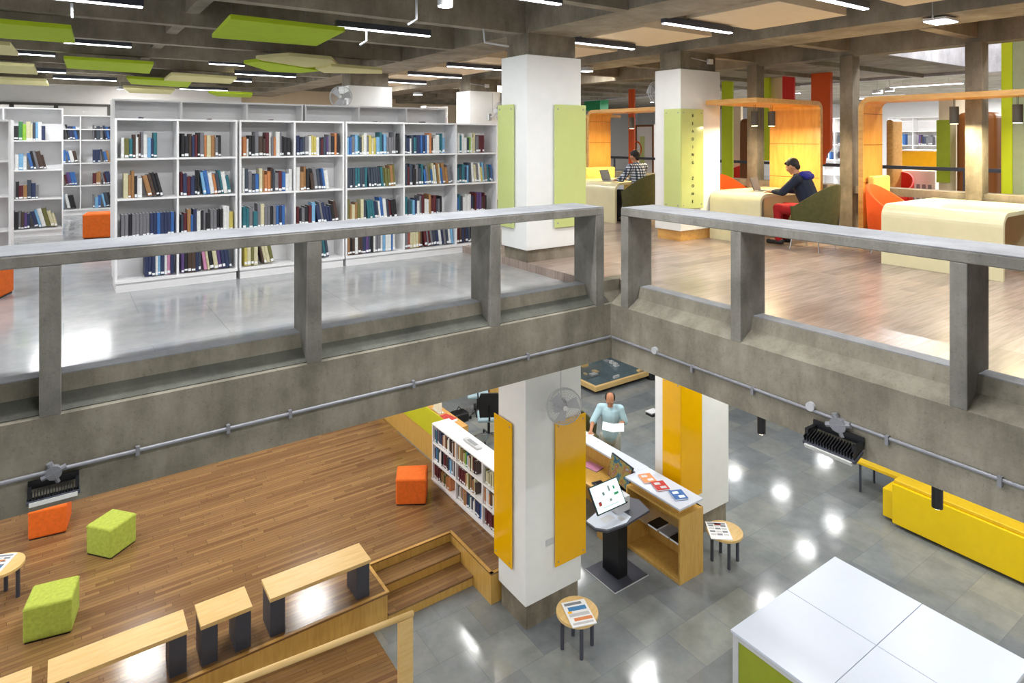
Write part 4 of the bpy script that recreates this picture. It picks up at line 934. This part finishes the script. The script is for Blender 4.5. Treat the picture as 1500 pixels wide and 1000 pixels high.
for px,l in ((1311,'small red chair across the second void beside green counter'),(1077,'small red chair across void left of brown booth back')):
    a=atx(px,235,14.9); tubchair(14.9,a.y,0,R(90),'red' if 0 else M['red'],l)
t,h,H_=grounded('whiteboard','whiteboard',931,958,183,14.5,.05,'white','white board in rounded brown frame behind checked shirt man'); obj('frame',MB().box(-.02,0,-h,-h+.06,0,H_).box(-.02,0,h-.06,h,0,H_).box(-.02,0,-h+.06,h-.06,H_-.06,H_),'brown',t)
obj('green_strip',MB().box(-.015,-.002,.0,.18,.2,H_-.35),'limeg',t); obj('orange_ring',MB().ring((-.01,.36,1.35),.24,.025,'x'),'orb',t)
o=obj('cabinet',MB().box(9.5,11.0,21,21.5,0,2.2),'brown',origin=(10.2,21,0)); tag(o,'brown wooden cabinet far behind the bookcases, right of centre','cabinet')
p=aty(640,165,16); q=thing('shelf_unit','narrow white shelf unit with orange box behind rear bookcases','shelf',(p.x,16,0)); obj('upright',MB().box(-.35,-.32,0,.3,0,2.6).box(.32,.35,0,.3,0,2.6),'white',q)
for z in (.5,1,1.5,1.95,2.3,2.55): obj('shelf',MB().box(-.32,.32,0,.3,z,z+.03),'white',q)
o=obj('storage_box',MB().box(p.x-.3,p.x+.3,16.02,16.28,1.985,2.2),'inko',origin=(p.x,16.15,1.985),bevel=.004); tag(o,'orange box on narrow shelf unit behind rear bookcases','box')
# picture on column with fan
a=thing('display_board','cream board mounted right of the column with fan','board',(8.45,12.4,1.5)); obj('panel',MB().box(-.05,.45,0,.03,0,1.3),'beige',a); obj('frame',MB().box(.43,.46,-.01,.04,0,1.32),'ply',a)
# ================================================================ FANS
def fan(loc,axis,label,r=.21):
    # local: wall at y=+.28, faces -y
    t=thing('wall_fan',label,'fan',loc,axis)
    g=MB()
    for k in range(9): g.ring((0,-.05-.05*math.cos(k/8*math.pi/2)+.05,0),r*math.sin(R(12+78*k/8)),.0022,'y')
    for k in range(28):
        a=2*math.pi*k/28; P=[(r*math.sin(R(12+78*j/5))*math.cos(a),-.05-.05*math.cos(R(12+78*j/5)),r*math.sin(R(12+78*j/5))*math.sin(a)) for j in range(6)]
        g.tube(P,.0016,5); P=[(x,-.1-y+.0,z) for x,y,z in P]; g.tube(P,.0016,5)
    obj('grille',g,'lightgrey',t); obj('rim',MB().ring((0,-.05,0),r,.008,'y'),'lightgrey',t)
    bl=MB()
    for k in range(3):
        a=R(120*k+20); ca,sa=math.cos(a),math.sin(a); P=[]
        for u,v in ((.04,-.03),(.18,-.1),(.185,.05),(.05,.04)): P.append((u*ca-v*sa,-.05+v*.25,u*sa+v*ca))
        Q=[(x,y+.004,z) for x,y,z in P]; bl.add(P+Q,[(0,1,2,3),(7,6,5,4),(0,4,5,1),(1,5,6,2),(2,6,7,3),(3,7,4,0)])
    obj('blades',bl,'lightgrey',t); obj('motor',MB().tube([(0,-.03,0),(0,.0,0),(0,.1,0),(0,.14,0)],[.04,.065,.06,.03],18),'lightgrey',t,smooth=True)
    obj('hub_badge',MB().tube([(0,-.105,0),(0,-.098,0)],.03,16),'white',t)
    obj('wall_bracket',MB().tube([(0,.1,0),(0,.16,-.1),(0,.26,-.12)],.016,8).box(-.05,.05,.25,.28,-.2,-.04),'lightgrey',t)
    obj('pull_cord',MB().cyl(.02,.2,.0,.42,.003,6),'grey',t)
fan((5.22,6.34,-1.7),R(-25),'grey wall fan on ground floor column above yellow panel',.225)
a=aty(497,140,12.3); fan((4.45,12.2,2.5),R(-30),'grey wall fan left of the centre column behind bookcases')
fan((8.15,12.2,2.3),R(20),'pale wall fan on column at right end of bookcases')
fan((8.14,7.42,2.47),R(180),'pale wall fan on left face of READING ZONE column',.17)
for loc,l in (((8.02,12.53,2.9),'small white junction box on neck of column with fan'),((8.5,6.66,2.92),'small white junction box on neck of READING ZONE column')):
    q=thing('junction_box',l,'junction box',loc); obj('box',MB().box(-.05,.05,-.05,.0,-.04,.04),'white',q,bevel=.004); obj('conduit',MB().tube([(-.05,-.02,0),(-.45,-.02,.03)],.008,6),'lightgrey',q)
# ================================================================ PEOPLE
def hand(m,w,d,side,up,curl=.3,s=1.):
    w=Vector(w); d=Vector(d).normalized(); up=Vector(up).normalized(); sd=d.cross(up).normalized()
    m.caps(w,.024*s,w+d*.05*s,.03*s); m.caps(w+d*.03*s+sd*.02*s,.02*s,w+d*.075*s+sd*.025*s,.017*s); m.caps(w+d*.03*s-sd*.02*s,.02*s,w+d*.075*s-sd*.025*s,.017*s)
    for k,(o_,L) in enumerate(((-.03,.062),(-.01,.074),(.01,.07),(.03,.056))):
        a=w+d*.08*s+sd*o_*s; b_=a+(d-up*curl*.6).normalized()*L*.55*s; c=b_+(d-up*curl*1.6).normalized()*L*.45*s
        m.caps(a,.0095*s,b_,.0085*s,8); m.caps(b_,.0085*s,c,.007*s,8)
    a=w+d*.025*s+sd*side*.03*s; b_=a+(d*.6+sd*side*.8).normalized()*.035*s; m.caps(a,.013*s,b_,.010*s,8); m.caps(b_,.010*s,b_+(d+sd*side*.2).normalized()*.03*s,.0085*s,8)
def head(m,c,T):
    def P(v): return Vector(c)+T@Vector(v)
    m.ell(c,.075,.092,.105,T,20); m.ell(P((0,.025,-.055)),.055,.062,.06,T); m.ell(P((0,.06,-.085)),.03,.03,.026,T)
    m.caps(P((0,.088,.01)),.009,P((0,.107,-.025)),.014,8); m.ell(P((0,.083,.025)),.05,.018,.012,T)
    for s in (-1,1): m.ell(P((s*.078,-.005,-.01)),.012,.02,.03,T,10); m.ell(P((s*.04,.06,-.03)),.025,.025,.025,T,10)
    m.ell(P((0,.088,-.055)),.024,.012,.008,T,10)
def headkids(root,c,T,bald=False,glasses=False):
    def P(v): return Vector(c)+T@Vector(v)
    e=MB(); ir=MB()
    for s in (-1,1): e.ell(P((s*.03,.084,.004)),.012,.008,.008,T,10); ir.ell(P((s*.03,.091,.004)),.005,.003,.005,T,8)
    ey=obj('eyes',e,'white',root,smooth=True); obj('pupils',ir,'hair',ey,smooth=True); obj('lips',MB().ell(P((0,.098,-.056)),.02,.005,.005,T,10),M['inko'],root,smooth=True)
    h=MB()
    if bald:
        for s in (-1,1): h.ell(P((s*.062,-.02,.015)),.026,.07,.055,T,14)
        h.ell(P((0,-.075,.0)),.06,.03,.06,T,14)
    else:
        h.ell(P((0,-.018,.03)),.086,.092,.092,T,18); h.ell(P((0,.05,.075)),.055,.045,.03,T,12); h.ell(P((0,-.055,-.03)),.06,.045,.06,T,12)
    obj('hair',h,'hair',root,remesh=.007)
def person(name,loc,rz,J,label,cloth,handspec,headT,bald=False,scale=1):
    """J: dict of joints in local coords (front +y)"""
    m=MB()
    m.caps(J['pelvis'],.135,J['waist'],.115); m.caps(J['waist'],.115,J['chest'],.135); m.caps(J['chest'],.13,J['neck'],.06); m.caps(J['neck'],.052,J['head'],.05)
    m.caps(J['shL'],.055,J['shR'],.055)
    for s in 'LR':
        m.caps(J['sh'+s],.052,J['el'+s],.04); m.caps(J['el'+s],.04,J['wr'+s],.026)
        m.caps(J['hip'+s],.085,J['kn'+s],.058); m.caps(J['kn'+s],.056,J['an'+s],.038); a=Vector(J['an'+s]); m.caps(a-Vector((0,.03,.03)),.035,a+Vector((0,.14,-.045)),.03)
        d,side,up,cu=handspec[s]; hand(m,J['wr'+s],d,side,up,cu)
    head(m,J['head'],headT)
    root=obj(name,m,'skin',remesh=.0075); root.location=loc; root.rotation_euler=(0,0,rz); tag(root,label,'person'); root.scale=(scale,)*3
    headkids(root,J['head'],headT,bald)
    c=MB(); k=.014
    c.caps(J['pelvis'],.135+k,J['waist'],.13+k); c.caps(J['waist'],.13+k,J['chest'],.138+k); c.caps(J['chest'],.13+k,Vector(J['neck'])-Vector((0,.01,.03)),.075); c.caps(J['shL'],.06+k,J['shR'],.06+k)
    for s in 'LR':
        c.caps(J['sh'+s],.054+k,J['el'+s],.046+k)
        if cloth['long']: c.caps(J['el'+s],.045+k,J['wr'+s],.034)
    obj('shirt',c,cloth['top'],root,remesh=.01)
    c=MB(); c.caps(Vector(J['pelvis'])-Vector((0,0,.03)),.14,J['hipL'],.1); c.caps(Vector(J['pelvis'])-Vector((0,0,.03)),.14,J['hipR'],.1)
    for s in 'LR': c.caps(J['hip'+s],.1,J['kn'+s],.072); c.caps(J['kn'+s],.07,J['an'+s],.055)
    obj('trousers',c,cloth['bot'],root,remesh=.01)
    c=MB()
    for s in 'LR': a=Vector(J['an'+s]); c.caps(a-Vector((0,.04,.045)),.042,a+Vector((0,.16,-.055)),.038)
    obj('shoes',c,'shoe',root,remesh=.008)
    return root
# seated hooded man, table top 0.76 above his floor
J=dict(pelvis=(0,-.02,.56),waist=(0,.03,.72),chest=(0,.12,.92),neck=(0,.2,1.06),head=(0,.27,1.185),shL=(-.17,.13,1.0),shR=(.17,.13,1.0),elL=(-.25,.3,.81),elR=(.25,.3,.81),wrL=(-.13,.5,.80),wrR=(.12,.5,.80),hipL=(-.09,.02,.54),hipR=(.09,.02,.54),knL=(-.11,.44,.56),knR=(.11,.44,.56),anL=(-.12,.42,.11),anR=(.12,.42,.11))
HT=Matrix.Rotation(R(-28),3,'X')
hs={'L':((.15,1,-.05),1,(0,0,1),.3),'R':((-.15,1,-.05),-1,(0,0,1),.3)}
pr=person('person',(8.88,5.16,ZW),R(6),J,'seated person in navy hoodie and red trousers leaning over laptop',dict(top='navy',bot='redtr',long=True),hs,HT)
hd=MB().caps((-.1,.08,1.07),.05,(.1,.08,1.07),.05); hd.caps((-.07,.03,1.04),.05,(.07,.03,1.04),.05); obj('hood',hd,'navyb',pr,remesh=.01)
obj('back_print',MB().box(-.07,.07,-.055,-.03,.9,1.0,T=Matrix.Rotation(R(-24),4,'X')@Matrix.Translation((0,.36,-.02))),'blueseat',pr) if 0 else None
J2=dict(J); J2.update(chest=(0,.05,.97),waist=(0,0,.74),neck=(0,.09,1.13),head=(0,.12,1.26),shL=(-.18,.06,1.06),shR=(.18,.06,1.06),elL=(-.26,.2,.84),elR=(.26,.2,.84),wrL=(-.15,.42,.81),wrR=(.12,.42,.81))
person('person',(8.74,8.40,ZW),R(0),J2,'seated person in checked shirt working at laptop beyond column',dict(top='check',bot='trblack',long=True),hs,Matrix.Rotation(R(-12),3,'X'))
# standing man at reception, faces the camera side (-x,-y)
J3=dict(pelvis=(0,0,.86),waist=(0,.0,1.02),chest=(0,.01,1.24),neck=(0,.03,1.4),head=(0,.085,1.515),shL=(-.165,0,1.315),shR=(.165,0,1.315),elL=(-.24,.02,1.12),elR=(.29,.14,1.12),wrL=(-.12,.22,1.11),wrR=(.31,.38,1.07),hipL=(-.09,0,.84),hipR=(.09,0,.84),knL=(-.1,.03,.47),knR=(.1,.03,.47),anL=(-.1,0,.1),anR=(.1,0,.1))
hs3={'L':((.55,.8,0),1,(0,-.3,1),.5),'R':((.1,.75,-.45),-1,(0,.4,.9),.35)}
man=person('person',(8.15,8.56,ZL),R(135),J3,'standing balding person in pale blue shirt reading papers at reception desk',dict(top='shirtb',bot='trgrey',long=False),hs3,Matrix.Rotation(R(-32),3,'X'),bald=True,scale=1.06)
q=thing('open_papers','open white papers held by the standing person','papers',(0,0,0)); 
W=Matrix.Translation((8.15,8.56,ZL))@Matrix.Rotation(R(135),4,'Z')
T1=Matrix.Translation((-.06,.38,1.2))@Matrix.Rotation(R(-8),4,'X')
q.matrix_world=W@T1
obj('page',MB().box(-.19,0,-.13,.12,0,.005,T=Matrix.Rotation(R(10),4,'Y')),'paper',q); obj('page',MB().box(0,.19,-.13,.12,0,.005,T=Matrix.Rotation(R(-10),4,'Y')),'paper',q)
# ================================================================ WORLD, VIEW
w=bpy.data.worlds.new('world'); bpy.context.scene.world=w; w.use_nodes=True
bg=w.node_tree.nodes['Background']; bg.inputs[0].default_value=(.93,.96,1,1); bg.inputs[1].default_value=1.1
vs=bpy.context.scene.view_settings; vs.view_transform='Standard'; vs.look='None'; vs.exposure=0.35; vs.gamma=1
